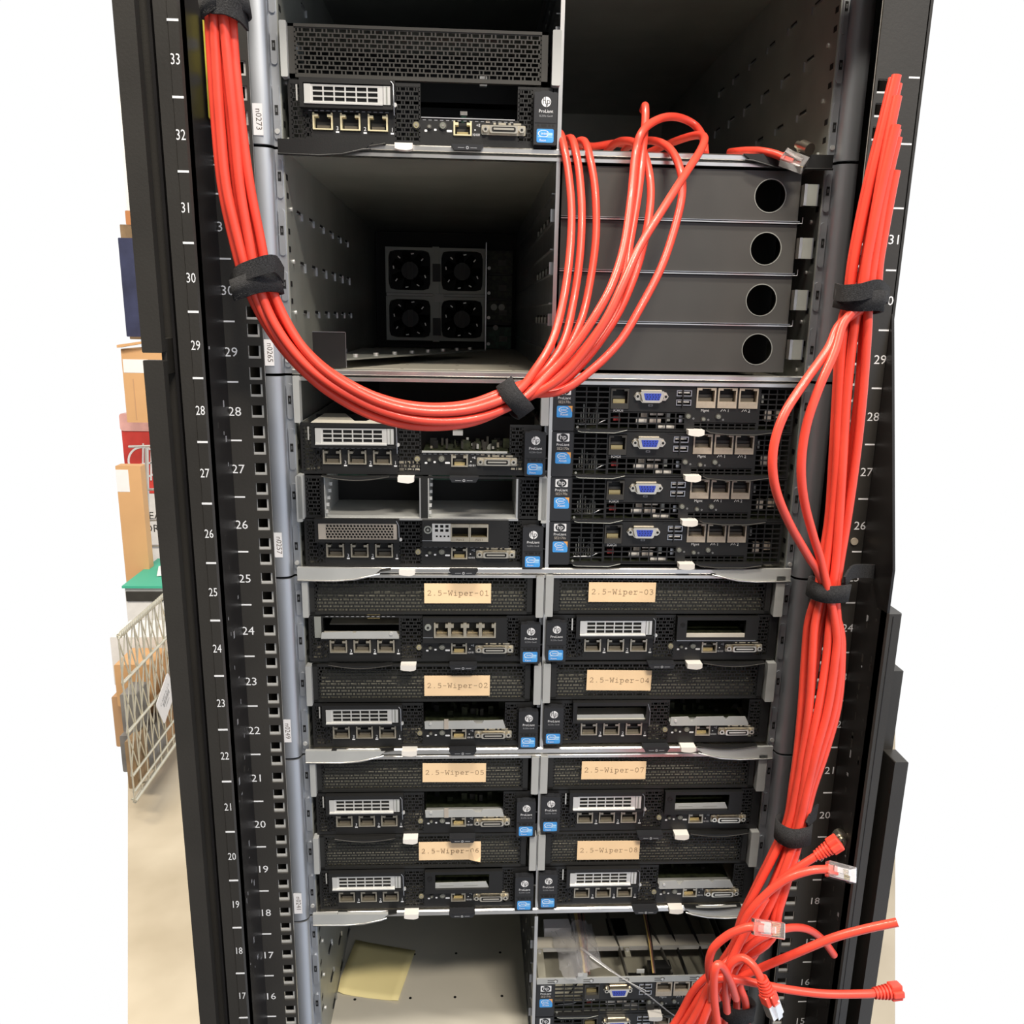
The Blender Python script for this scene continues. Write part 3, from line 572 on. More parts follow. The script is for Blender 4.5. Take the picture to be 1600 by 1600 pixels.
def right_shelf(kind):
    def fn(mb):
        if kind == 'shelf':          # bare grey bracket shelf
            mb.prism([(105, 20.4), (104.6, 27.4), (150, 28), (153, 25), (158, 25), (160, 28), (178, 28.4), (180.5, 21), (180.5, 20.4)], -3.4, -2.4, 'bracket'); mb.box(105, 180, -3.4, 12, 19.8, 20.4, 'bracket')
            mb.disc(110, 25.2, 1.3, -4.2, -3.4, 'silver', 12); mb.box(123, 127, -4.4, -3.4, 20, 30, 'honey')
        elif kind == 'shelf2':
            mb.prism([(104, 20.4), (104.6, 28.4), (121, 29), (124, 24.6), (126, 24.8), (129, 28.6), (155, 29), (158, 26), (160, 28.8), (176, 28.8), (179.5, 22), (179.5, 20.4)], -3.4, -2.4, 'bracket'); mb.box(105, 179, -3.4, 12, 19.8, 20.4, 'bracket')
            mb.disc(109, 25, 1.3, -4.2, -3.4, 'silver', 12)
        elif kind == 'frame':        # black card frame around a dark opening with a grey strip
            mb.plate(104, 180, 20.2, 44.6, -5, -0.4, [(114, 167, 24.6, 41.5)], 'plastic'); mb.ring(109, 37, 1.6, 2.6, -5.6, -5, 'rack_gloss', 16)
            mb.prism([(114, 24.8), (114, 30.6), (164, 31.4), (166.8, 25)], -3, -2, 'bracket'); mb.box(114, 167, 2, 60, 24.6, 25.4, 'pcb_dark')
            for x in (118, 142): mb.box(x, x+14, -3.2, -3, 27.6, 28.2, 'case_steel')
        elif kind == 'thin':
            mb.plate(104, 180, 20.2, 44.6, -5, -0.4, [(113, 168, 24.6, 41.5)], 'plastic'); mb.disc(109, 37, 2.2, -5.2, -5, 'dark', 14)
            mb.box(113, 168, -4, -2, 24.6, 28, 'tray_paint'); mb.box(104, 178, -6, -5, 21.6, 22.2, 'galv'); mb.box(113, 168, 4, 60, 26, 27, 'pcb_dark')
        elif kind == 'quad':         # card with four network sockets
            mb.plate(104, 180, 20.2, 44.6, -5, -0.4, [(114, 170, 25.8, 40.4)], 'plastic'); mb.disc(108.6, 35.8, 3.0, -6.4, -5, 'case_steel', 16); mb.disc(108.6, 35.8, 1.2, -6.7, -6.4, 'dark', 6)
            mb.box(104, 113, -5.4, -5, 25.4, 26, 'galv')
        elif kind == 'cage':         # card with two wide module cages
            mb.plate(104, 180, 20.2, 44.6, -5, -0.4, [(113, 162, 25.6, 42)], 'plastic'); mb.ring(109, 36, 2.4, 3.6, -5.6, -5, 'case_steel', 18); mb.disc(109, 36, 1.2, -5.6, -5, 'case_steel', 10)
            hs = [(115.2+i*4.6, 118.0+i*4.6, 34.2+j*3.8, 36.8+j*3.8) for i in range(3) for j in range(2)]+[(116+i*3.4, 117.6+i*3.4, 29.4, 31) for i in range(4)]
            mb.plate(112.8, 129.2, 25.6, 41.6, -5.6, -4.8, hs, 'silver'); mb.box(113, 129, -4, -3, 26, 41.5, 'dark')
            for x in (129.2, 145.8):
                mb.plate(x, x+16.4, 25.6, 41.4, -6.6, -4, [(x+1, x+15.4, 29.6, 38.6)], 'port_metal'); mb.box(x+1, x+15.4, 6, 7, 29, 39, 'dark'); mb.box(x+1, x+15.4, -4, 6, 29, 29.6, 'gold')
            mb.text('Port 2', 137.5, 26.6, -6.7, 2.6, 'ink'); mb.text('Port 1', 154.3, 26.6, -6.7, 2.6, 'ink'); mb.box(104, 113, -5.4, -5, 25.8, 26.4, 'galv')
        elif kind == 'open':         # nothing but the board and a few components
            mb.box(104, 178, -1.5, 0, 20.2, 21.8, 'bracket'); mb.box(130, 139, 30, 40, 31, 35, 'silver'); mb.disc(165, 20, 4, 30, 31, 'case_steel', 14)
            for k in range(14): x = 110+k*4.6; mb.box(x, x+2, 24+(k % 3)*9, 27+(k % 3)*9, 20, 22+(k % 4)*2.2, random.choice(('port_metal', 'grille', 'bracket')))
        else:                        # dark opening with a white connector
            mb.box(104, 178, -0.8, 1, 20.2, 20.9, 'grey_mark'); mb.box(134, 140, 40, 44, 32, 35, 'white_plastic'); mb.box(135, 139, 40.5, 44, 20, 32, 'pcb')
    return fn
def sock4(mb):
    for i in range(4):
        x = 121+i*14
        mb.box(x-7, x-5.6, -6.4, 4, 25.8, 40, 'port_metal'); mb.box(x+5.6, x+7, -6.4, 4, 25.8, 40, 'port_metal'); mb.box(x-5.6, x+5.6, -6.4, 4, 25.8, 27, 'port_metal')
        mb.box(x-5.6, x-3.2, -6.4, 4, 35.6, 38.8, 'port_metal'); mb.box(x+3.2, x+5.6, -6.4, 4, 35.6, 38.8, 'port_metal'); mb.box(x-5, x+5, 1.5, 4, 27, 28.6, 'tan_metal'); [mb.box(x-4.2+k_*1.3, x-3.7+k_*1.3, -2, 4, 28.6, 29.4, 'gold') for k_ in range(7)]; mb.box(x-5.6, x+5.6, 3.8, 4.2, 26, 40, 'dark')
def module2u(x0, z0, left, right, cover, side, lab, note=None, note_rect=None, model='SL230s Gen8', dv=0.0, quad=False, bright=False, curl=False, rot=0.0, open_top=False, lat=True):
    # x0,z0: lower left corner.  side: where the name tag hangs
    o = thing('server_module', (x0, 0, z0), lab, 'server module', 'half-width server modules with a perforated upper half' if cover else None)
    ck = 'face%d' % side; part('front_face', ck, face_lower((left, right), *((0.5, 207.5) if side > 0 else (-15.5, 199.5))), o)
    if cover: part('grille_cover', 'cover%d' % bright, (top_grille if not bright else (lambda m_: top_grille(m_, 'grille', False))), o, (0 if side > 0 else -12.6, 0, 0))  # topmost cover: nearer light put into a paler sheet colour
    fnL = {'sup': sup, 'honey': card_honey, 'open': card_open, 'dark': card_dark}[left]
    part('card_blank', 'card_'+left, fnL, o, label={'sup': 'silver slotted card blank', 'honey': 'beige card blank with honeycomb holes', 'open': 'bare grey bracket shelf', 'dark': 'black cage with its card blank missing'}[left])
    if not cover and left == 'sup': part('cage_top', 'cagetop', lambda m_: m_.prism([(11, -5.6), (84, -5.6), (84, 34), (60, 34), (56, 6), (46, 6), (30, 60), (11, 60)], 45.5, 46.1, 'tray_paint', ax='z'), o)
    part('card_slot', 'slot_'+right, right_shelf(right), o)
    if right == 'quad': part('network_card', 'sock4', sock4, o, label='four network sockets in a row')
    key = ('cream' if bright else 'port_metal')
    for c in (0, 21.5, 43): part('ethernet_port', 'rj'+key, rj_fn(15.6, 12.4, key), o, (27+c-0.1, -0.4, 9.3))
    part('ethernet_port', 'rj4'+key, rj_fn(14.4, 10.6, key, gold=True), o, (136.6, -0.4, 8.0))
    part('service_connector', 'dsub', dsub, o, (151.6, -0.2, 8.4))
    part('power_button', 'ledA', led_fn(2.3, 'led_amber'), o, (100.0, -0.2, 14.6)); part('status_light', 'ledS', led_fn(1.2, 'led_lens'), o, (110.3, -0.2, 13.8)); part('identification_button', 'ledB', led_fn(2.4, 'led_lens'), o, (121.0, -0.2, 14.8))
    part('pull_handle', 'handle', handle_fn, o, (140.5 if side > 0 else 91, 0, 0.6))
    part('latch', 'latch', latch_fn, o, (83.5 if side > 0 else 115, 0, -5.0), 'white plastic latch'); part('release_lever', 'lever', lever_fn, o, (18 if side > 0 else 131, 0, -0.5))
    t = part('name_tag', 'tag'+model, tag_fn(model), o, (192.6 if side > 0 else -17.0, -1.5, 1.5+dv)); part('processor_badge', 'badge0', badge(0), t, (2.4, -7.05, 1.6), 'blue processor sticker')
    z1, z2 = 46.5, 84.6
    for xa in ((-2.8, 206) if side > 0 else (-18.6, 192.2)):
        w = 5.2 if xa < 50 else (6.8 if side > 0 else 8.3)
        if side < 0 and xa < 0: w = 7.0
        part('side_bracket', 'sb%.1f%s' % (w, ''), (lambda w_: (lambda mb: mb.rbox(0, w_, -5, 4, 0, 39.2, .8, 'bracket', 2)))(w), o, (xa if xa > 0 or side > 0 else xa, -1, z1-1.2))
    if note:
        x1, x2, za, zb = note_rect; m = MB(); w, h = x2-x1, zb-za
        if curl:
            m.box(0, w-12, 0, .2, 0, h, 'manila'); m.add([(w-12, 0, 0), (w-12, 0, h), (w, 0, h), (w, -.4, 4), (w-.5, -2.6, -1.2), (w-6, -1.2, -.9)], [(0, 5, 1), (5, 3, 1), (5, 4, 3), (3, 2, 1)], 'manila')
        else: m.box(0, w, 0, 0.2, 0, h, 'manila')
        typed(m, note, 2.2, h*0.40, -0.12 if not curl else -0.5, (w-3.6)/12, 'ink_brown')
        p = m.build('paper_label', o, (x1-x0, -1.25, za-z0), 'typed paper label 2.5-'+note[4:]); p.rotation_euler = (0, rot, 0)
    return o
XL, XR = -216.0, 17.1
NR = dict
side_txt = 'with the typed label 2.5-Wiper-%s, %s bay of the %s chassis'
module2u(XL+1.6, 4.2, 'sup', 'white', True, 1, 'topmost server module, perforated cover without a paper label', bright=True)
module2u(XL, -262.8, 'sup', 'open', False, 1, 'server module with no cover, under the red cable bundle, its board lying open')
module2u(XL, -346.6, 'honey', 'cage', False, 1, 'server module with a honeycomb card blank and two wide card sockets', model='SL250s Gen8')
module2u(XL, -437.6, 'open', 'quad', True, 1, 'server module with the paper label 2.5-Wiper-01 and four sockets', '2.5-Wiper-01', (-110.8, -50.6, -380.3, -361.5))
module2u(XL, -523.9, 'sup', 'shelf', True, 1, 'server module with the paper label 2.5-Wiper-02', '2.5-Wiper-02', (-111.4, -50.7, -471.4, -451.1))
module2u(XR, -436.8, 'sup', 'thin', True, -1, 'server module with the paper label 2.5-Wiper-03', '2.5-Wiper-03', (38.2, 99.8, -378.8, -360), dv=1, rot=0.004)
module2u(XR, -522.2, 'dark', 'shelf2', True, -1, 'server module with the paper label 2.5-Wiper-04', '2.5-Wiper-04', (39.8, 100.7, -466.3, -445.9), dv=2, rot=0.012)
module2u(XL, -617.6, 'sup', 'shelf', True, 1, 'server module with the paper label 2.5-Wiper-05', '2.5-Wiper-05', (-113.8, -53.4, -560.9, -540.8), dv=-1, rot=0.010)
module2u(XL, -702.0, 'sup', 'frame', True, 1, 'server module with the curling paper label 2.5-Wiper-06', '2.5-Wiper-06', (-118, -57.4, -646.4, -626.2), curl=True)
module2u(XR, -617.0, 'sup', 'frame', True, -1, 'server module with the paper label 2.5-Wiper-07', '2.5-Wiper-07', (38.6, 101, -559.6, -540.4), dv=3, rot=0.008)
module2u(XR, -701.6, 'sup', 'shelf2', True, -1, 'server module with the paper label 2.5-Wiper-08', '2.5-Wiper-08', (37.6, 99.7, -648.6, -627.6), dv=2, rot=0.006)
# drive bay unit in chassis C
dbm = thing('drive_bay', (XL, 0, -302.4), 'empty two-bay drive carrier with bright steel trays, between two server modules', 'drive bay')
def db_fn(mb):
    mb.plate(0, 209, 0, 38.6, 0, 1, [(3.5, 16, 3, 36.5), (19, 102.4, 1.6, 37), (109, 187, 1.6, 37), (190, 207, 3, 36.5)], 'plastic')
    mb.brick(3.5, 16, 3, 36.5, 0.1, 7, 3.4, 'plastic', 1.0, 1.1, 1); mb.brick(190, 207, 3, 36.5, 0.1, 7, 3.4, 'plastic', 1, 1.1, 1)
def db_tray(mb):
    for x0, x1 in ((19, 102.4), (109, 187)):
        mb.box(x0, x1, -1, 70, 1.0, 1.8, 'bracket'); mb.box(x0, x0+.8, 0, 70, 1.8, 37, 'bracket'); mb.box(x1-.8, x1, 0, 70, 1.8, 37, 'bracket'); mb.box(x0, x1, 68, 69, 22, 37, 'pcb'); mb.box(x0, x1, 69, 70, 1, 37, 'dark')
        mb.box(x0+30, x1-14, 60, 68, 24, 28, 'plastic')
        for i in range(6): mb.box(x0+.8, x0+3, -0.5+6*i, 1+6*i, 5+5*i, 8+5*i, 'silver')
        for i in range(9): mb.box(x0+24+i*5, x0+25.2+i*5, 64, 66, 29, 32, 'silver')
    mb.box(17, 188.5, -2.2, 0, -0.4, 1.4, 'lip_steel'); mb.box(101.6, 102.8, -1.6, 0, 1.4, 37.4, 'lip_steel'); mb.box(186.4, 188, -1.6, 0, 1.4, 37.4, 'lip_steel'); mb.box(103, 109, -1.2, 0, 1.4, 37.4, 'plastic')
    mb.box(17, 19, -1.6, 0, 1.4, 37.4, 'plastic')
part('front_face', 'db1', db_fn, dbm); part('drive_tray', 'db2', db_tray, dbm, label='bright steel trays')
for x in (-4.2, 208.4): part('side_bracket', 'dbsb', lambda mb: mb.rbox(0, 5.0, -5, 4, 0, 40.5, .8, 'bracket', 2), dbm, (x, -1, -1.5))
# ================================================================ thin full-depth modules
def se_face(mb, lid=True):
    holes = [(19, 49, 2, 38.8), (49.6, 66, 19.5, 38), (107.2, 120.2, 31.2, 36.8), (107.2, 120.2, 22.6, 29.6), (50, 116, 2.5, 17), (181, 210.5, 2.5, 38.6), (124, 179, 2.2, 8.4)]+[(124.6+c, 141.6+c, 21.4, 39) for c in (0, 18.6, 37.2)]
    mb.plate(0.3, 212, 0.4, 40, 0, 1.2, holes, 'plastic')
    def grid(x0, x1, z0, z1, px, pz, b=1.1):
        n = max(1, round((x1-x0)/px)); k = max(1, round((z1-z0)/pz))
        for i in range(n+1): x = x0+(x1-x0)*i/n; mb.box(x-b/2, x+b/2, 0.1, 1.1, z0, z1, 'plastic')
        for j in range(k+1): z = z0+(z1-z0)*j/k; mb.box(x0, x1, 0, 1.0, z-b/2, z+b/2, 'plastic')
    grid(19, 49, 2, 38.8, 9, 4.7); grid(50, 116, 2.5, 17, 7.8, 4.8); grid(181, 210.5, 2.5, 38.6, 7, 4.4); grid(124, 179, 2.2, 8.4, 6, 3.1)
    mb.box(0.3, 212, 1.2, 500, 0.4, 1.2, 'case_steel'); mb.box(0.3, 212, 1.2, 500 if lid else 3, 39.2, 40, 'case_steel'); mb.box(0.3, 1.2, 1.2, 500, 1.2, 39, 'case_steel'); mb.box(211.2, 212, 1.2, 500, 1.2, 39, 'case_steel')
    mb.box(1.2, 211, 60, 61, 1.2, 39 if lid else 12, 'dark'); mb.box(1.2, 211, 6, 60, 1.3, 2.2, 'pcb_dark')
    for x0, x1, z0, z1, m_ in ((78, 84, 12, 20.5, 'tan_metal'), (86, 98, 14, 19, 'honey'), (74, 84, 6, 11, 'white_plastic'), (86, 96, 7, 12, 'honey'), (100, 104, 9, 16, 'case_steel'), (94, 108, 2.5, 5.2, 'white_plastic'), (54, 60, 9, 13, 'red_dark'), (188, 194, 10, 20, 'honey'), (197, 204, 13, 20, 'tan_metal'), (184, 186, 26, 34, 'case_steel'), (112, 116, 8, 14, 'galv')):
        mb.box(x0, x1, 5, 9, z0, z1, m_)
    for i in range(9): mb.box(24+i*2.4, 25+i*2.4, 14+i, 15+i, 3, 8+(i*7) % 17, 'case_steel')
    mb.tube([(22, 10, 4), (32, 12, 8), (40, 14, 18), (47, 14, 30)], 1.0, 'plastic', 6); mb.tube([(24, 8, 5), (40, 9, 5), (48, 10, 9)], .8, 'galv', 6)
    mb.text('IOIOI', 57, 17.3, -0.1, 3.6, 'white_mark'); mb.text('Mgmt', 133, 18.4, -.1, 3.2, 'white_mark'); mb.text('1', 153.6, 18.2, -.1, 3.8, 'white_mark'); mb.text('2', 172, 18.2, -.1, 3.8, 'white_mark')
    for x in (149, 167.6): mb.tube([(x-2, -.1, 18.6), (x-.6, -.1, 20.6), (x+.2, -.1, 18.8), (x+1.4, -.1, 20.6), (x+2.2, -.1, 18.8)], .3, 'white_mark', 4)
    mb.rbox(83, 87, -.12, 0, 22.2, 24.2, .4, 'grey_mark', 2); mb.box(84, 86, -.14, -.12, 22.8, 23.6, 'plastic')
    for x, z in ((123.4, 12.2), (136.6, 11.2), (149.6, 11.4)): mb.ring(x, z, .5, .8, -.14, 0, 'grey_mark', 10)
    mb.box(102, 212, -.5, 0, 39, 40, 'plastic'); mb.disc(22, 3.6, 1.1, -.8, 0, 'case_steel', 10)
    mb.box(112, 113, -2, 0, 22, 37, 'rack_gloss')
def vga_fn(mb):
    mb.prism([(-15.2, 5.6), (-12.8, 9.2), (-9.5, 9.2), (-8.8, 11.2), (8.8, 11.2), (9.5, 9.2), (12.8, 9.2), (15.2, 5.6), (12.8, 2), (9.3, 2), (7.6, 0), (-7.6, 0), (-9.3, 2), (-12.8, 2)], -0.9, 0, 'nickel')
    mb.prism([(-9.6, 10.4), (9.6, 10.4), (10.4, 9.4), (8.2, 1.6), (7.2, 0.9), (-7.2, 0.9), (-8.2, 1.6), (-10.4, 9.4)], -6, -.9, 'nickel')
    mb.prism([(-7.2, 8.6), (7.2, 8.6), (7.5, 8.1), (6.2, 3.0), (5.6, 2.6), (-5.6, 2.6), (-6.2, 3.0), (-7.5, 8.1)], -6.3, -6, 'vga_blue')
    for j, z in enumerate((3.7, 5.6, 7.5)):
        for i in range(5): mb.disc((i-2)*2.5+(0.6 if j == 1 else 0), z, .5, -6.4, -6.3, 'dark', 6)
    for x in (-12.2, 12.2): mb.disc(x, 5.6, 2.3, -3.4, -.9, 'nickel', 6); mb.disc(x, 5.6, 1.2, -3.5, -3.4, 'dark', 10)
def usb_fn(mb):
    mb.plate(-6.6, 6.6, 0, 5.2, -0.6, 4, [(-5.9, 5.9, .7, 4.5)], 'galv'); mb.box(-5, 5, 0.5, 4, 2.6, 4, 'white_plastic'); mb.box(-6, 6, 4, 4.2, 0, 5, 'dark')
def se_tag(mb):
    mb.rbox(0, 18.4, -1.8, 0, 0, 39.6, .6, 'tag_plastic', 2); hp_square(mb, 4.2, 15.2, 31, 38, -1.8)
    mb.text('ProLiant', 9.6, 27.2, -1.88, 3.3, 'white_mark'); mb.text('SE2170s', 9.8, 23.8, -1.88, 3.2, 'honey')
def se_handle(mb):
    mb.prism([(0, 3), (4, 0.6), (20, -1.2), (44, -1.2), (58, .8), (62, 3)], -7.5, -.5, 'plastic'); mb.tube([(0, -7.5, 2.4), (4, -7.5, .4), (20, -7.5, -1.2), (44, -7.5, -1.2), (60, -7.5, 1)], .6, 'grille', 6)
def se_tab(mb): mb.prism([(0, 1), (4, -1.4), (34, -2.0), (46, 1)], -4, 0, 'plastic'); mb.tube([(2, -4, -.6), (5, -4, -1.5), (34, -4, -2.0), (45, -4, .6)], .35, 'case_steel', 6)  # pale line along the edge is a highlight built in as a thin tube
def thin(x0, z0, lab, lid=True):
    o = thing('thin_server_module', (x0, 0, z0), lab, 'server module', 'thin server modules with blue video sockets')
    part('front_face', 'seface%d' % lid, lambda m_: se_face(m_, lid), o)
    t = part('name_tag', 'setag', se_tag, o, (0, -0.3, .4)); part('processor_badge', 'badge1', badge(1), t, (3.4, -1.85, 11.6), 'blue and orange processor sticker')
    part('console_port', 'secon', rj_fn(15.6, 17.4, 'grille', band=4.6, gold=True), o, (57.8, -.3, 20)); part('video_port', 'vga', vga_fn, o, (85, 0, 25.4), 'blue video socket')
    for z in (31.4, 23.4): part('usb_port', 'usb', usb_fn, o, (113.7, -.2, z))
    for c in (0, 18.6, 37.2): part('ethernet_port', 'serj', rj_fn(16.8, 17.4, 'tan_metal', band=5.4), o, (133.1+c, -.3, 21.6))
    part('power_button', 'led2', led_fn(1.9, 'led_lens'), o, (118.4, -.2, 14.2)); part('status_light', 'led3', led_fn(1.5, 'led_lens'), o, (132, -.2, 11.8)); part('identification_button', 'led2', None, o, (145, -.2, 14.2))
    part('latch', 'latch', latch_fn, o, (117.5, 0, -1.8), 'white plastic latch'); part('release_lever', 'sehandle', se_handle, o, (133, 0, 0.4)); part('pull_tab', 'setab', se_tab, o, (20, 0, 1.2))
    return o
for k, w in enumerate(('topmost', 'second from the top', 'third from the top', 'lowest')):
    thin(0.5, -222.6-40.3*k, 'thin server module with blue video socket, %s of the four' % w)
# lowest chassis: module drawn forward with an open lid, and the one under it
tray = thin(1.5, -834.6, 'thin server module without a lid, its wires showing', False)
tray['category'] = 'server module'
def tray_strip(mb):
    mb.box(0, 205, -2.4, -1.2, 40.6, 47.6, 'bracket'); mb.box(0, 205, -1.2, 3, 40.0, 40.6, 'bracket')
    for i in range(5):
        x = 18+i*37; mb.tube([(x-7, -2.5, 42.8), (x-1, -2.5, 43), (x, -2.5, 42.2), (x+3, -2.5, 43), (x+3.4, -2.5, 45), (x+1, -2.5, 46.2), (x-1, -2.5, 45.2), (x-7, -2.5, 45.4)], .35, 'plastic', 4); mb.disc(x+1.2, 44.2, 1.4, -3.1, -2.4, 'silver', 10)
    mb.box(42, 52, -2.4, -1.2, 47.6, 53, 'bracket'); mb.box(104, 112, 2, 3, 47.6, 52, 'bracket')
def tray_body(mb):
    mb.box(0, 205, 26, 470, 2.2, 3.2, 'tray_dark'); mb.box(0, 1, 0, 470, 3, 40, 'tray_dark'); mb.box(204, 205, 0, 470, 3, 40, 'tray_dark')
    mb.box(2, 203, 44, 60, 42, 43.4, 'tray_paint'); mb.box(2, 203, 43, 44, 39, 43.6, 'silver'); mb.disc(6, 38, 2.2, 43.4, 45, 'silver', 12, ax='z'); mb.disc(101, 38, 2.2, 43.4, 45, 'silver', 12, ax='z'); mb.box(2, 80, 3, 470, 13, 14, 'tray_dark'); mb.box(98, 203, 3, 470, 13, 14, 'tray_dark'); mb.box(80, 98, 3, 12, 13, 14, 'tray_dark'); mb.box(80, 98, 34, 62, 13, 14, 'tray_dark'); mb.box(80, 98, 84, 470, 13, 14, 'tray_dark')
    mb.box(2, 10, 3, 43, 42, 43.4, 'tray_dark'); mb.box(98, 104, 30, 43, 42, 43.4, 'tray_dark'); mb.box(192, 203, 3, 43, 42, 43.4, 'tray_dark')
    mb.box(92, 114, 84, 120, 14, 15, 'dark'); mb.box(100, 117, 10, 38, 14, 14.6, 'dark'); mb.box(14, 48, 70, 84, 34, 46, 'paper')
    mb.box(100, 203, 150, 460, 27, 34, 'plastic'); mb.box(4, 60, 170, 460, 27, 33, 'pcb_dark'); mb.box(122, 146, 20, 32, 27, 36, 'plastic')
def wire_set(pts, r, m_, n=6, flat=1.0):
    def fn(mb): mb.tube(pts, r, m_, n, flat=flat)
    return fn
se = tray
se2 = thin(1.5, -875.2, 'thin server module at the bottom edge, under the lidless one')
m = MB(); tray_strip(m); m.build('hook_strip', tray); m = MB(); tray_body(m); m.build('tray', tray)
for i, (a, b, c, mt) in enumerate((((34, 300, 50), (42, 100, 48), (50, 20, 30), 'ribbon'), ((112, 300, 50), (128, 90, 48), (146, 18, 30), 'ribbon'), ((84, 300, 46), (88, 80, 46), (98, 14, 30), 'ribbon'), ((178, 300, 50), (176, 90, 48), (186, 16, 30), 'plastic'), ((150, 300, 50), (150, 100, 47), (162, 16, 30), 'plastic'))):
    m = MB(); P = [Vector(a), (Vector(a)+Vector(b))/2+Vector((0, 0, 3)), Vector(b), (Vector(b)+Vector(c))/2+Vector((0, 0, 3)), Vector(c)]; m.tube([tuple(p) for p in P], 4.2, mt, 8, flat=0.3); m.build('ribbon_wire', tray, label='flat grey wire bundle')
for i in range(9):
    x = 50+i*1.9 if i < 6 else 116+i*2.0; mt = ('wire_yellow', 'wire_yellow', 'wire_brown', 'wire_brown', 'wire_black', 'wire_brown', 'wire_yellow', 'wire_brown', 'wire_black')[i]
    m = MB(); m.tube([(x-6, 300, 46), (x-3, 150, 56), (x-1, 80, 54), (x+1-i*.5, 44, 48), (x+2-i*.8, 16, 34)], 0.8, mt, 6); m.build('wire', tray, label={'wire_yellow': 'yellow wire', 'wire_brown': 'brown wire', 'wire_black': 'black wire'}[mt])
# ================================================================ loose things in the bays
m = MB()
q = [at(560, 1472, 0)]
def onfloor(px, py, z):
    d = RM @ Vector(((px-800)/FPX, -(py-800)/FPX, -1)); t = (z-CAM[2])/d.z; return (CAM[0]+d.x*t, CAM[1]+d.y*t, z)
zf = -889+1.7
cs = [onfloor(524, 1553, zf), onfloor(622, 1566, zf), onfloor(649, 1486, zf), onfloor(556, 1470, zf)]
N = 8; vs = []; fs = []
for i in range(N+1):
    for j in range(N+1):
        u, v_ = i/N, j/N; p = [(1-u)*(1-v_)*cs[0][k]+u*(1-v_)*cs[1][k]+u*v_*cs[2][k]+(1-u)*v_*cs[3][k] for k in range(3)]
        p[0] = max(p[0], -218.6); vs.append((p[0], p[1], p[2]+0.6+2.0*(abs(u-.5)*2)**3*(1-v_)+6*max(0, .18-u)))
fs = [(i*(N+1)+j, (i+1)*(N+1)+j, (i+1)*(N+1)+j+1, i*(N+1)+j+1) for i in range(N) for j in range(N)]
m.add(vs, fs, 'note_yellow', True); o = m.build('paper_note'); tag(o, 'square yellow sticky note lying in the empty left bay of the lowest chassis', 'sticky note')
so = o.modifiers.new('thickness', 'SOLIDIFY'); so.thickness = 0.0003
# crumpled clear bag
m = MB(); random.seed(11); N1, N2 = 16, 10; vs = []
for i in range(N1+1):
    for j in range(N2+1):
        u, v_ = i/N1, j/N2; x = 22+u*46+v_*6; y = 62-v_*62-8*math.sin(u*5); z = -790+16*math.sin(math.pi*u)*(1-v_*.55)+random.uniform(-2.2, 2.2)+3
        vs.append((x+random.uniform(-2, 2), y+random.uniform(-3, 3), z))
m.add(vs, [(i*(N2+1)+j, (i+1)*(N2+1)+j, (i+1)*(N2+1)+j+1, i*(N2+1)+j+1) for i in range(N1) for j in range(N2)], 'film', True)
m.tube([(50, 26, -776), (66, 10, -778), (84, -2, -784), (104, -6, -796), (118, -8, -806), (140, -9, -826), (156, -9, -838)], [1.6, 1.2, .9, .8, .7, .6, .5], 'film', 8)
m.tube([(58, 14, -776), (76, 2, -782), (98, -5, -792), (114, -7, -800)], [.7, .6, .5, .4], 'silver', 5)
o = m.build('plastic_bag'); tag(o, 'crumpled clear plastic bag lying over the wires of the module without a lid', 'plastic bag')
m = MB(); m.disc(0, 0, 5.2, 0, 10, 'nickel', 22, 4.8, ax='x'); m.disc(0, 0, 3, -6, 0, 'nickel', 16, ax='x')
o = m.build('thumb_screw', None, (196, -4, 11)); o.rotation_euler = (0.3, 0.4, -1.2); tag(o, 'nickel thumb screw standing at the right end of the top shelf', 'screw')
# ================================================================ red cables
def smooth_path(P, n=10):
    P = [Vector(p) for p in P]; out = []
    for i in range(len(P)-1):
        p0, p1, p2, p3 = P[max(i-1, 0)], P[i], P[i+1], P[min(i+2, len(P)-1)]
        for k in range(n):
            t = k/n; out.append(0.5*((2*p1)+(-p0+p2)*t+(2*p0-5*p1+4*p2-p3)*t*t+(-p0+3*p1-3*p2+p3)*t**3))
    out.append(P[-1]); return out
CR = 3.15
def px_of(p):
    d = RM.transposed() @ (Vector(p)-Vector(CAM)); return 800+FPX*d.x/-d.z, 800-FPX*d.y/-d.z
def cable(P, lab, group=None, n=8, r=CR, name='network_cable', ext=None):
    pts = smooth_path(P, n)
    while px_of(pts[0])[0] > 1403: pts.pop(0)
    b = pts[0].copy()
    if ext is None:
        m = MB(); m.tube([tuple(p-b) for p in pts], r, 'cable_red', 12); o = m.build(name, None, tuple(b)); return tag(o, lab, 'cable', group)
    t = thing(name, tuple(b), lab, 'cable', group); m = MB(); m.tube([tuple(p-b) for p in pts], r, 'cable_red', 12); m.build('sheath', t)
    ext(t, pts[-1]-b, (pts[-1]-pts[-3]).normalized()); return t
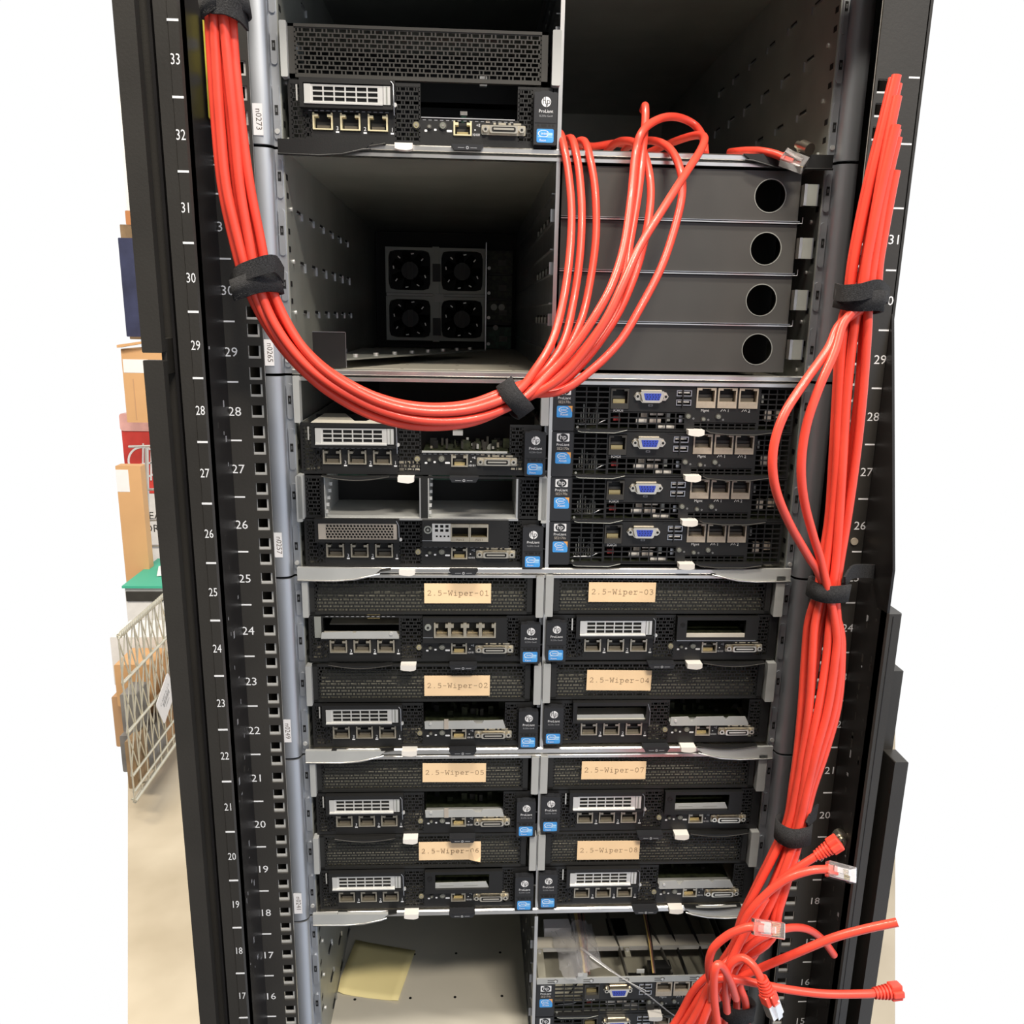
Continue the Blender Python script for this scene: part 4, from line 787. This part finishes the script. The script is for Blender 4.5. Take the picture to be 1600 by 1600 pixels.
# --- left bundle: eight cables from the top strap round to the strap by the divider, then fanning out
LC = [(348, -12, -126), (346, 20, -126), (352, 100, -126), (361, 200, -125), (371, 290, -124), (386, 372, -122), (402, 440, -120), (431, 503, -118), (470, 556, -116), (520, 598, -114), (590, 634, -112), (660, 650, -110), (735, 646, -106), (802, 620, -100)]
cen = [Vector(at(*p)) for p in LC]
OFF = [(-7.6, -3.2), (-1.4, -6.2), (5.2, -4.0), (-5.2, 2.6), (1.4, 0.6), (8.6, 1.6), (-1.6, 6.8), (5.2, 7.2)]
TW = [0, .05, .1, .1, .1, 0, 0, .25, .45, .6, .75, .85, .95, 1.0]
def off_pts(cs_, o_, tws, j0, amp=1.5, sc=None):
    res_ = []
    for i, c in enumerate(cs_):
        t = (cs_[min(i+1, len(cs_)-1)]-cs_[max(i-1, 0)]).normalized(); v = (Vector(CAM)-c).normalized(); nn = t.cross(v).normalized(); bb = nn.cross(t).normalized()
        a = tws[i]; ox = o_[0]*math.cos(a)-o_[1]*math.sin(a); oy = o_[0]*math.sin(a)+o_[1]*math.cos(a); k = sc[i] if sc else 1
        ox += amp*math.sin(i*0.9+j0*2.1); oy += amp*.6*math.cos(i*1.1+j0*1.7)
        res_.append(c+nn*ox*k-bb*oy*k)
    return res_
sc = [1, 1, 1.0, 1.0, 1.0, .95, .92, 1, 1.08, 1.15, 1.12, 1.0, .92, .86]
ends = {  # each fan-out: pixel + depth way points after the strap
 0: [(838, 575, -88), (864, 530, -74), (880, 470, -58), (890, 400, -44), (893, 330, -30), (888, 270, -16), (880, 225, -3), (874, 208, 14), (862, 216, 40)],
 3: [(846, 582, -84), (880, 535, -70), (896, 470, -52), (906, 400, -40), (909, 330, -28), (905, 270, -14), (898, 230, -2), (892, 216, 12), (884, 222, 40), (905, 232, 80)],
 6: [(850, 586, -80), (884, 548, -64), (908, 500, -50), (922, 440, -38), (931, 370, -28), (930, 300, -18), (922, 248, -6), (914, 222, 8), (904, 222, 24), (925, 229, 50), (965, 224, 70), (1000, 232, 90)],
 1: [(858, 584, -96), (898, 540, -92), (938, 480, -86), (960, 435, -78), (976, 380, -66), (986, 310, -50), (993, 240, -30), (1004, 205, -24), (1030, 186, 0), (1058, 183, 20), (1085, 195, 24), (1098, 215, 14), (1102, 240, 4)],
 4: [(862, 592, -92), (900, 560, -88), (946, 500, -80), (974, 440, -66), (984, 380, -54), (996, 310, -40), (1003, 250, -26), (1008, 190, -6), (1008, 166, 2), (1005, 172, 14)],
 2: [(866, 598, -102), (905, 560, -104), (946, 500, -104), (975, 440, -98), (1000, 385, -88), (1040, 320, -72), (1072, 270, -52), (1096, 232, -26), (1100, 214, -8), (1084, 212, 10), (1052, 222, 30), (1010, 240, 50)],
 5: [(868, 604, -90), (915, 562, -82), (960, 500, -70), (988, 440, -60), (1006, 380, -48), (1016, 320, -36), (1015, 275, -26), (1005, 238, -10), (990, 222, 12), (965, 222, 34), (945, 240, 60)],
 7: [(872, 612, -94), (922, 580, -90), (968, 534, -82), (1002, 478, -72), (1034, 416, -58), (1056, 350, -44), (1066, 300, -34), (1062, 262, -24), (1046, 232, -8), (1020, 220, 10), (990, 224, 34), (975, 236, 60)]}
elab = {0: 'red network cable of the left bundle, ending leftmost at the divider edge', 3: 'red network cable of the left bundle, second strand from the divider over the top shelf', 6: 'red network cable of the left bundle, third strand from the divider over the top shelf',
        1: 'red network cable that makes the widest arch into the empty top bay', 4: 'red network cable whose upright tip stands highest in the empty top bay', 2: 'red network cable that crosses slantwise in front of the others by the blank panels',
        5: 'red network cable hanging between the upright tip and the slanting strand', 7: 'red network cable that hangs furthest right of the coil on the blank panels'}
for j in range(8):
    pts = off_pts(cen, OFF[j], TW, j, 1.3, sc); cable(pts+[Vector(at(*p)) for p in ends[j]], elab[j], 'red cables of the left bundle', 8)
# --- right bundle
RC = [(1412, 120, -128), (1392, 200, -127), (1370, 300, -126), (1352, 400, -125), (1342, 468, -124), (1334, 520, -124), (1326, 620, -123), (1318, 720, -122), (1310, 810, -121), (1300, 880, -120), (1294, 925, -120), (1288, 975, -120), (1285, 1030, -120), (1277, 1100, -121), (1264, 1170, -122), (1252, 1230, -123), (1241, 1290, -124), (1222, 1345, -126), (1200, 1400, -128), (1175, 1455, -130), (1155, 1510, -130), (1140, 1560, -130), (1122, 1625, -130)]
rcen = [Vector(at(*p)) for p in RC]
ROFF = [(-7.4, -2.5), (-1.0, -5.0), (5.4, -3.0), (-4.4, 3.4), (2.0, 2.6), (8.2, 2.4), (-10, 1), (10, -1)]
rsc = [1, 1, 1, .95, .85, 1, 1.1, 1.1, 1.0, .9, .8, 1.15, 1.35, 1.4, 1.2, .95, .8, 1.05, 1.3, 1.5, 1.35, 1.2, 2.0]
RT = [.2, .2, .2, .2, .2, .1, .1, 0, 0, -.2, -.3, -.3, -.3, -.3, -.2, -.2, 0, .2, .3, .4, .4, .2, .2]
rl = ['front left', 'front middle', 'front right', 'back left', 'back middle', 'back right']
for j in range(6):
    pts = off_pts(rcen, ROFF[j], RT, j+3, 1.6, rsc)
    if j == 3: pts = pts[:20]+[Vector(at(*p)) for p in ((1130, 1500, -112), (1120, 1550, -110), (1100, 1620, -110))]
    if j == 0: pts = pts[:20]+[Vector(at(*p)) for p in ((1116, 1520, -128), (1084, 1572, -130), (1050, 1622, -130))]
    if j == 1: pts = pts[:20]+[Vector(at(*p)) for p in ((1128, 1530, -140), (1098, 1580, -140), (1070, 1626, -140))]
    cable(pts, 'red network cable running the whole right bundle, %s strand below the third strap' % rl[j], 'red cables running the whole right bundle', 6)
top6 = off_pts(rcen[:5], (-8.6, .8), RT, 1, .8); bot6 = off_pts(rcen[10:20], (-9.6, -1.0), RT[10:20], 1, 1.2, rsc[10:20])
cable(top6+[Vector(at(*p)) for p in ((1314, 505, -130), (1294, 545, -136), (1258, 596, -146), (1224, 650, -156), (1208, 705, -160), (1211, 760, -158), (1232, 815, -148), (1262, 868, -134), (1280, 898, -126))]+bot6[1:]+[Vector(at(*p)) for p in ((1100, 1530, -128), (1060, 1590, -128), (1040, 1620, -128))], 'red network cable that bows furthest out to the left of the right bundle', None, 6)
top7 = off_pts(rcen[:5], (-3.6, -7.6), RT, 2, .8); bot7 = off_pts(rcen[10:20], (-4.4, -7.4), RT[10:20], 2, 1.2, rsc[10:20])
cable(top7+[Vector(at(*p)) for p in ((1318, 505, -134), (1304, 550, -140), (1280, 605, -146), (1260, 665, -150), (1252, 725, -150), (1256, 780, -146), (1270, 835, -138), (1285, 885, -130))]+bot7[1:]+[Vector(at(*p)) for p in ((1120, 1520, -150), (1090, 1580, -150), (1064, 1624, -150))], 'red network cable that bows slightly out of the right bundle, nearer to it', None, 6)
# --- plugs
def frame_of(d):
    d = Vector(d).normalized(); v = Vector((0, -1, 0.25)); v = (v-d*v.dot(d)).normalized(); s_ = d.cross(v); return Matrix((d, s_, v)).transposed()   # columns: along, across, up (towards the viewer)
def plug(t, p, d, boot=True, clear=True, roll=0.0, L=22):
    R_ = frame_of(d) @ Matrix.Rotation(roll, 3, 'X'); R_ = R_ if True else R_
    if boot:
        m = MB()
        for k in range(5): m.tube([tuple(p+R_ @ Vector((k*2.6, 0, 0))), tuple(p+R_ @ Vector((k*2.6+1.5, 0, 0)))], 4.4+k*.35, 'cable_red', 12)
        m.tube([tuple(p), tuple(p+R_ @ Vector((14, 0, 0)))], 3.7, 'cable_red', 12)
        m.obox(p+R_ @ Vector((17, 0, 0)), 9, 12, 8.5, R_, 'cable_red'); m.obox(p+R_ @ Vector((17, 0, 5.5)), 9, 5, 3, R_, 'cable_red')
        bevel(m.build('boot', t), 1.0); p = p+R_ @ Vector((19, 0, 0))
    if clear:
        m = MB(); m.obox(p+R_ @ Vector((L/2-2, 0, 0)), L, 11.8, 8.2, R_, 'clear_plug'); bevel(m.build('plug_body', t, label='clear plastic plug'), 0.8)
        m = MB(); m.obox(p+R_ @ Vector((2, 0, 0)), 9, 6.2, 5.0, R_, 'cable_red'); 
        for k in range(8): m.obox(p+R_ @ Vector((L-6, -4.2+1.2*k, -2.9)), 6, 0.6, 2.0, R_, 'gold')
        m.obox(p+R_ @ Vector((9, 0, -1)), 8, 8.4, 1.4, R_, 'silver'); m.build('contacts', t)
        m = MB(); m.obox(p+R_ @ Vector((7, 0, 6.6)), 15, 4.6, 1.1, R_ @ Matrix.Rotation(0.22, 3, 'Y'), 'clear_plug'); m.build('release_tab', t, label='clear release tab')
V = lambda *ps: [Vector(at(*p)) for p in ps]
cable(V((1130, 1500, -130), (1150, 1470, -134), (1172, 1428, -138), (1200, 1394, -142), (1238, 1362, -146), (1276, 1337, -148)), 'red network cable with a ribbed boot pointing up to the right post', None, 8, ext=lambda t, p, d: plug(t, p, d, True, False))
cable(V((1132, 1520, -138), (1150, 1470, -146), (1168, 1430, -150), (1196, 1398, -154), (1232, 1372, -158), (1268, 1360, -160), (1296, 1358, -160)), 'red network cable with a bare clear plug against the right post', None, 8, ext=lambda t, p, d: plug(t, p, (0.86, -0.1, -0.20), False, True, 0.5))
cable(V((1122, 1560, -150), (1108, 1522, -158), (1112, 1486, -164), (1136, 1462, -168), (1164, 1450, -172), (1180, 1448, -174)), 'red network cable with a clear plug lying across the bundle', None, 8, ext=lambda t, p, d: plug(t, p, (0.96, -0.1, -0.10), False, True, 0.35, 24))
cable(V((1130, 1540, -140), (1142, 1506, -146), (1166, 1482, -150), (1196, 1462, -150), (1232, 1450, -146), (1262, 1452, -140), (1285, 1468, -132), (1303, 1492, -126)), 'red network cable that passes under the clear plug and curls down at its tip', None, 8)
cable(V((1130, 1560, -150), (1155, 1530, -158), (1190, 1512, -166), (1240, 1491, -176), (1300, 1466, -186), (1350, 1452, -192), (1402, 1441, -198)), 'red network cable that leaves to the right above the ribbed boot', None, 8)
cable(V((1110, 1560, -156), (1114, 1536, -164), (1130, 1528, -168), (1175, 1535, -172), (1230, 1546, -176), (1290, 1553, -180), (1350, 1553, -182), (1366, 1552, -182)), 'red network cable ending in a ribbed boot at the lower right', None, 8, ext=lambda t, p, d: plug(t, p, d, True, False))
cable(V((1136, 1580, -160), (1134, 1540, -168), (1142, 1508, -174), (1160, 1497, -178), (1178, 1510, -184), (1190, 1532, -188)), 'red network cable looping over to a clear plug that points downwards', None, 8, ext=lambda t, p, d: plug(t, p+Vector((0, 0, 2)), (0.36, -0.1, -0.9), True, True, 0.4, 16))
cable(V((1150, 1560, -168), (1140, 1530, -176), (1126, 1508, -182), (1117, 1516, -184), (1116, 1560, -182), (1124, 1620, -180)), 'red network cable that folds over and hangs straight down in front', None, 8)
for j, (xa, xb, dy) in enumerate(((1168, 1130, -118), (1180, 1150, -116), (1158, 1088, -146), (1190, 1168, -132), (1176, 1110, -120))):
    cable(V((1205-j*4, 1390+j*6, dy), (xa, 1470, dy-6), (xa-24-j*3, 1530, dy-8), ((xa+xb)/2-14, 1568, dy-8), (xb, 1624, dy-8)), 'short red cable strand in the lowest strap, %s' % ['behind the folded one', 'nearest the right rail', 'furthest left at the bottom edge', 'rightmost under the strap', 'beside the hanging one'][j], 'red strands gathered in the lowest strap', 8)
# cable lying on the top shelf with its plug
cable(V((1140, 238, 30), (1160, 236, 14), (1185, 236, 0), (1208, 240, -8), (1226, 247, -14)), 'red network cable on the right end of the top shelf, plug towards the viewer', None, 8, ext=lambda t, p, d: plug(t, p, (0.80, -0.45, -0.38), False, True, 0.2, 20))
# ================================================================ hook-and-loop straps
def strap(c, axis, a, b, wd, lab, th=1.8, tail=None, a0=0, open_=False):
    ax = Vector(axis).normalized(); v = (Vector(CAM)-Vector(c)); v = (v-ax*v.dot(ax)).normalized(); u = ax.cross(v)
    m = MB(); n = 36; vs = []
    for k in range(n):
        t = 2*math.pi*k/n; rr = 1.0+0.02*math.sin(5*t)
        for r_, h_ in ((1, -wd/2), (1, wd/2)):
            sk = 1.2*math.sin(t*2+1)
            vs.append(u*math.cos(t)*a*rr+v*math.sin(t)*b*rr+ax*(h_+sk)); e_ = u*math.cos(t)*(a+th)*rr+v*math.sin(t)*(b+th)*rr+ax*(h_*0.98+sk); vs.append(e_)
    fs = []
    for k in range(n):
        j = (k+1) % n; A0, A1, A2, A3 = 4*k, 4*k+1, 4*k+2, 4*k+3; B0, B1, B2, B3 = 4*j, 4*j+1, 4*j+2, 4*j+3
        fs += [(A0, B0, B2, A2), (A1, A3, B3, B1), (A0, A1, B1, B0), (A2, B2, B3, A3)]
    m.add([tuple(x) for x in vs], fs, 'velcro', True)
    if tail:
        P = [Vector(at(*p))-Vector(c) for p in tail]; P = smooth_path(P, 6)
        for p, q_ in zip(P, P[1:]):
            d = (q_-p).normalized(); w_ = Vector((0, 0, 1)); w_ = (w_-d*w_.dot(d)).normalized(); s_ = d.cross(w_); R_ = Matrix((d, s_, w_)).transposed(); m.obox((p+q_)/2, (q_-p).length+.8, 1.6, wd*.8, R_, 'velcro')
    o = m.build('cable_strap', None, tuple(c)); return tag(o, lab, 'cable strap', 'black hook-and-loop cable straps')
def dirn(L, i): return (L[i+1]-L[i-1])
strap(Vector(at(351, 8, -126)), dirn(cen, 1)+Vector((6, 0, 0)), 13.5, 11, 13, 'black strap round the left cable bundle at the top edge', tail=[(318, 0, -116), (330, 6, -135), (352, 8, -139), (372, 18, -137), (386, 34, -120)])
strap(Vector(at(401, 446, -120)), Vector(at(406, 466, -120))-Vector(at(398, 430, -120)), 14.5, 12, 14, 'black strap round the left cable bundle beside rail number 30', 2.4, tail=[(362, 446, -106), (372, 430, -128), (400, 418, -136), (428, 412, -132), (442, 430, -112)])
strap(Vector(at(803, 623, -100)), Vector(at(830, 598, -98))-Vector(at(770, 640, -102)), 12.5, 12, 14, 'black strap round the cable bundle at the divider, where the strands fan out', 2.2)
strap(Vector(at(1343, 470, -124)), Vector((0.1, 0, 1)), 14.5, 12, 14, 'topmost black strap round the right cable bundle', 2.4, tail=[(1305, 455, -112), (1316, 458, -134), (1345, 456, -140), (1372, 450, -134), (1388, 462, -110)])
strap(Vector(at(1294, 922, -120)), Vector((0.1, .08, 1)), 14.0, 12, 13.5, 'black strap round the right cable bundle below rail number 26, its end sticking out', 1.6, tail=[(1320, 910, -128), (1330, 895, -118), (1345, 892, -104), (1368, 893, -92)])
strap(Vector(at(1239, 1298, -124)), Vector((0.05, .15, 1)), 13, 12, 16, 'black strap round the right cable bundle just above the ribbed boot', 1.5, tail=[(1262, 1290, -132), (1268, 1276, -126), (1276, 1268, -112)])
strap(Vector(at(1150, 1572, -132)), Vector((0.15, .2, 1)), 14.5, 14, 13, 'black strap round the lowest cables, low on the right', 1.4)
# ================================================================ background on the left: goods and a wire cart
def carton(name, lab, cat, p0, p1, Y, depth, m_, extra=None, group=None, z1=None):
    a, b = at(*p0, Y), at(*p1, Y); x0, x1 = min(a[0], b[0]), max(a[0], b[0]); z0, zz = min(a[2], b[2]), max(a[2], b[2])
    o = thing(name, (x0, Y, z0), lab, cat, group); m = MB(); m.rbox(0, x1-x0, 0, depth, 0, zz-z0, 3, m_, 2); m.build('body', o)
    if extra: extra(o, x1-x0, zz-z0)
    return o
def ex_box(o, w, h):
    m = MB(); m.box(4, w*.56, -1, 0, h*.68, h*.86, 'paper'); m.build('shipping_label', o, label='white shipping label')
    m = MB(); m.prism([(0, h+4), (w, h+34), (w, h+40), (0, h+14)], -30, 6, 'cardboard'); m.build('flap', o); m = MB(); m.box(w*.2, w*.22, -1.2, 0, 10, h*.6, 'cardboard_dark'); m.build('seam', o)
carton('cardboard_box', 'open cardboard box with a white shipping label behind the rack post', 'box', (199, 660), (262, 546), 2300, 380, 'cardboard', ex_box)
def ex_red(o, w, h):
    m = MB(); m.ring(w*.42, h*.42, 58, 66, -3, 0, 'paper', 36); m.tube([(w*.36, -3, h*.18), (w*.44, -3, h*.66)], 4, 'paper', 6); m.tube([(w*.54, -3, h*.18), (w*.6, -3, h*.56)], 4, 'paper', 6); m.tube([(w*.3, -3, h*.38), (w*.66, -3, h*.42)], 4, 'paper', 6); m.build('emblem', o, label='white ringed emblem')
    m = MB(); m.rbox(-2, w+2, -6, 200, h*.82, h+14, 12, 'film_pink', 3); m.build('wrap', o, label='pale pink wrapping')
carton('red_carton', 'red carton with a white ringed emblem, below the cardboard box', 'box', (199, 771), (262, 652), 2700, 190, 'carton_red', ex_red)
def ex_white(o, w, h):
    m = MB(); m.text('CLEANS', w*.62, h*.72, -1, 46, 'grille'); m.text('FLOORS', w*.4, h*.58, -1, 46, 'grille'); m.box(0, w, -1, 0, h*.40, h*.43, 'grey_mark'); m.box(w*.25, w*.6, -2, 0, 0, h*.14, 'plastic'); m.box(w*.72, w, -2, 0, 0, h*.26, 'plastic'); m.build('print', o)
carton('white_carton', 'white carton with grey printing, under the red carton', 'box', (200, 912), (272, 771), 2700, 190, 'carton_white', ex_white)
def ex_c2(o, w, h): m = MB(); m.box(0, w*.5, -1, 0, h*.8, h*.97, 'paper'); m.build('shipping_label', o, label='white label')
carton('cardboard_box', 'tall cardboard box standing in front of the white carton', 'box', (199, 925), (219, 728), 2050, 40, 'cardboard', ex_c2)
# wire shelf in front of the cartons
sh = thing('wire_shelf', at(232, 900, 2200), 'white wire rack standing in front of the red and white cartons', 'shelf')
b0 = Vector(at(232, 900, 2200))
m = MB(); m.tube([(0, 0, 0), tuple(Vector(at(229, 700, 2200))-b0)], 7, 'shelf_wire', 8); m.build('post', sh)
for py in (696, 764, 812, 852):
    m = MB(); a = Vector(at(201, py+2, 2200))-b0; b = Vector(at(262, py, 2200))-b0; m.tube([tuple(a), tuple(b)], 4.5, 'shelf_wire', 6); m.build('wire', sh)
# goods above
carton('blanket', 'dark blue folded blankets on the upper shelf, at the left edge', 'blanket', (198, 526), (213, 372), 2300, 300, 'navy')
m_o = carton('board_stack', 'stack of tan boards beside the blue blankets', 'boards', (203, 530), (250, 352), 2610, 160, 'tan_board')
carton('shelf_beam', 'brown shelf beam above the boards', 'shelf', (197, 351), (240, 330), 2280, 60, 'shelf_orange')
carton('plastic_bundle', 'pale wrapped bundle above the shelf beam', 'bundle', (199, 333), (236, 150), 2340, 200, 'carton_white')
# table with a green lid
def onx(px, py, X):               # point on the plane x = X seen at photograph pixel px, py
    d = RM @ Vector(((px-800)/FPX, -(py-800)/FPX, -1)); t = (X-CAM[0])/d.x; return (X, CAM[1]+d.y*t, CAM[2]+d.z*t)
BY = 1880; a = at(196, 930, BY); b = at(272, 904, BY)
gl = thing('storage_bin', (a[0], BY, FL), 'pale bin with a green lid and a paper on top, behind the wire cart', 'bin')
H_ = b[2]-FL-30; w_ = b[0]-a[0]
m = MB(); m.box(0, w_, 0, 260, 0, H_, 'carton_white'); m.box(4, w_-40, -6, 0, H_-46, H_-14, 'grille'); m.build('bin_body', gl)
m = MB(); m.box(-4, w_+6, -12, 300, H_, H_+8, 'green_lid'); m.build('lid', gl, label='green lid')
m = MB(); m.obox((w_*.62, 150, H_+12), 90, 110, 3, Matrix.Rotation(.3, 3, 'Z'), 'paper'); m.build('paper_sheet', gl, label='white paper')
CX, CY0, CY1, CB, CT = -960, 1272, 1760, -1400, -928
ct = thing('wire_cart', (CX, CY0, CB), 'wire mesh basket cart standing on the floor left of the rack', 'cart')
def cart_side(mb, x, y0, y1, z0, z1):
    for z, r in ((z1, 5), (z1-6, 4), (z1-130, 4.5), (z1-270, 4.5), (z0+75, 4), (z0, 6), (z0+28, 4)): mb.tube([(x, y0, z), (x, y1, z)], r, 'cart_wire', 6)
    y = y0
    while y < y1:
        mb.tube([(x, y, z0), (x, y, z1)], 2.4, 'cart_wire', 5); y += 48
    y = y0
    while y < y1-48:
        for za, zb_ in ((z1-130, z1), (z1-270, z1-130), (z0+75, z1-270)): mb.tube([(x-3, y, za), (x-3, y+48, zb_)], 2.0, 'cart_wire', 5); mb.tube([(x-3, y+48, za), (x-3, y, zb_)], 2.0, 'cart_wire', 5)
        y += 48
    y = y0
    while y < y1: mb.tube([(x, y, z1-9), (x+6, y+6, z1+9), (x, y+12, z1-9)], 3.6, 'cart_wire', 5); y += 13
m = MB(); cart_side(m, 0, 0, CY1-CY0, 0, CT-CB); m.build('basket_side', ct)
m = MB()
for i in range(8): m.tube([(-12-i*22, 10+i*68, 0), (0, 30+i*68, 0)], 3, 'cart_wire', 5)
m.build('basket_floor', ct)
for x, y in ((0, CY1-CY0-6),): m = MB(); m.tube([(x, y, CB*0), (x, y, FL-CB+22)], 9, 'cart_wire', 8); m.disc(y, FL-CB+24, 24, -8, 8, 'plastic', 18, ax='x'); m.build('leg', ct)
for (y0, y1, xr, z0, z1, mt, nm, lb, cat) in ((1320, 1400, -8, 8, 150, 'tan_board', 'parts_box', 'tan parts box at the near end inside the wire cart', 'box'), (1405, 1540, -10, 8, 120, 'grey_part', 'metal_housing', 'grey metal housing low in the middle of the wire cart', 'housing'), (1545, 1740, -10, 8, 170, 'cardboard_dark', 'cardboard_box', 'brown carton at the far end of the wire cart', 'box'),
        (1370, 1450, -14, 152, 262, 'grey_part', 'metal_housing', 'dark housing in the upper half of the wire cart, near end', 'housing'), (1480, 1600, -12, 172, 300, 'cardboard', 'cardboard_box', 'orange-brown carton in the upper half of the wire cart', 'box'), (1610, 1750, -12, 175, 330, 'carton_white', 'white_carton', 'pale carton in the far upper part of the wire cart', 'box')):
    xl = at(199, 1100, (y0+y1)/2)[0]; m = MB(); w = (CX+xr)-min(xl, CX-22); m.rbox(-w, 0, 0, y1-y0, 0, z1-z0, 4, mt, 2); o = m.build(nm, None, (CX+xr, y0, CB+z0)); tag(o, lb, cat)
cc = Vector(onx(259, 1091, CX+8)); R_ = Matrix.Rotation(math.radians(90), 3, 'Z') @ Matrix.Rotation(-0.50, 3, 'Y')
tg = thing('hanging_tag', tuple(cc), 'white rounded tag with a barcode hanging on the side of the wire cart', 'tag')
m = MB(); m.rbox(-58, 58, -1, 1, -47, 47, 10, 'paper', 4); m.v = [tuple(R_ @ Vector(p)) for p in m.v]; m.build('card', tg)
p1 = MB(); p1.text('C 3207 A-1-3', 0, 12, 0, 14, 'grey_mark')
for i in range(14): p1.box(-26+i*4, -26+i*4+(1.4 if i % 3 else 2.6), 0, .2, -8, 8, 'grey_mark')
p1.text('09090003', 0, -20, 0, 8, 'grey_mark'); p1.v = [tuple(R_ @ Vector((x, y-1.4, z))) for x, y, z in p1.v]; p1.build('barcode_print', tg)
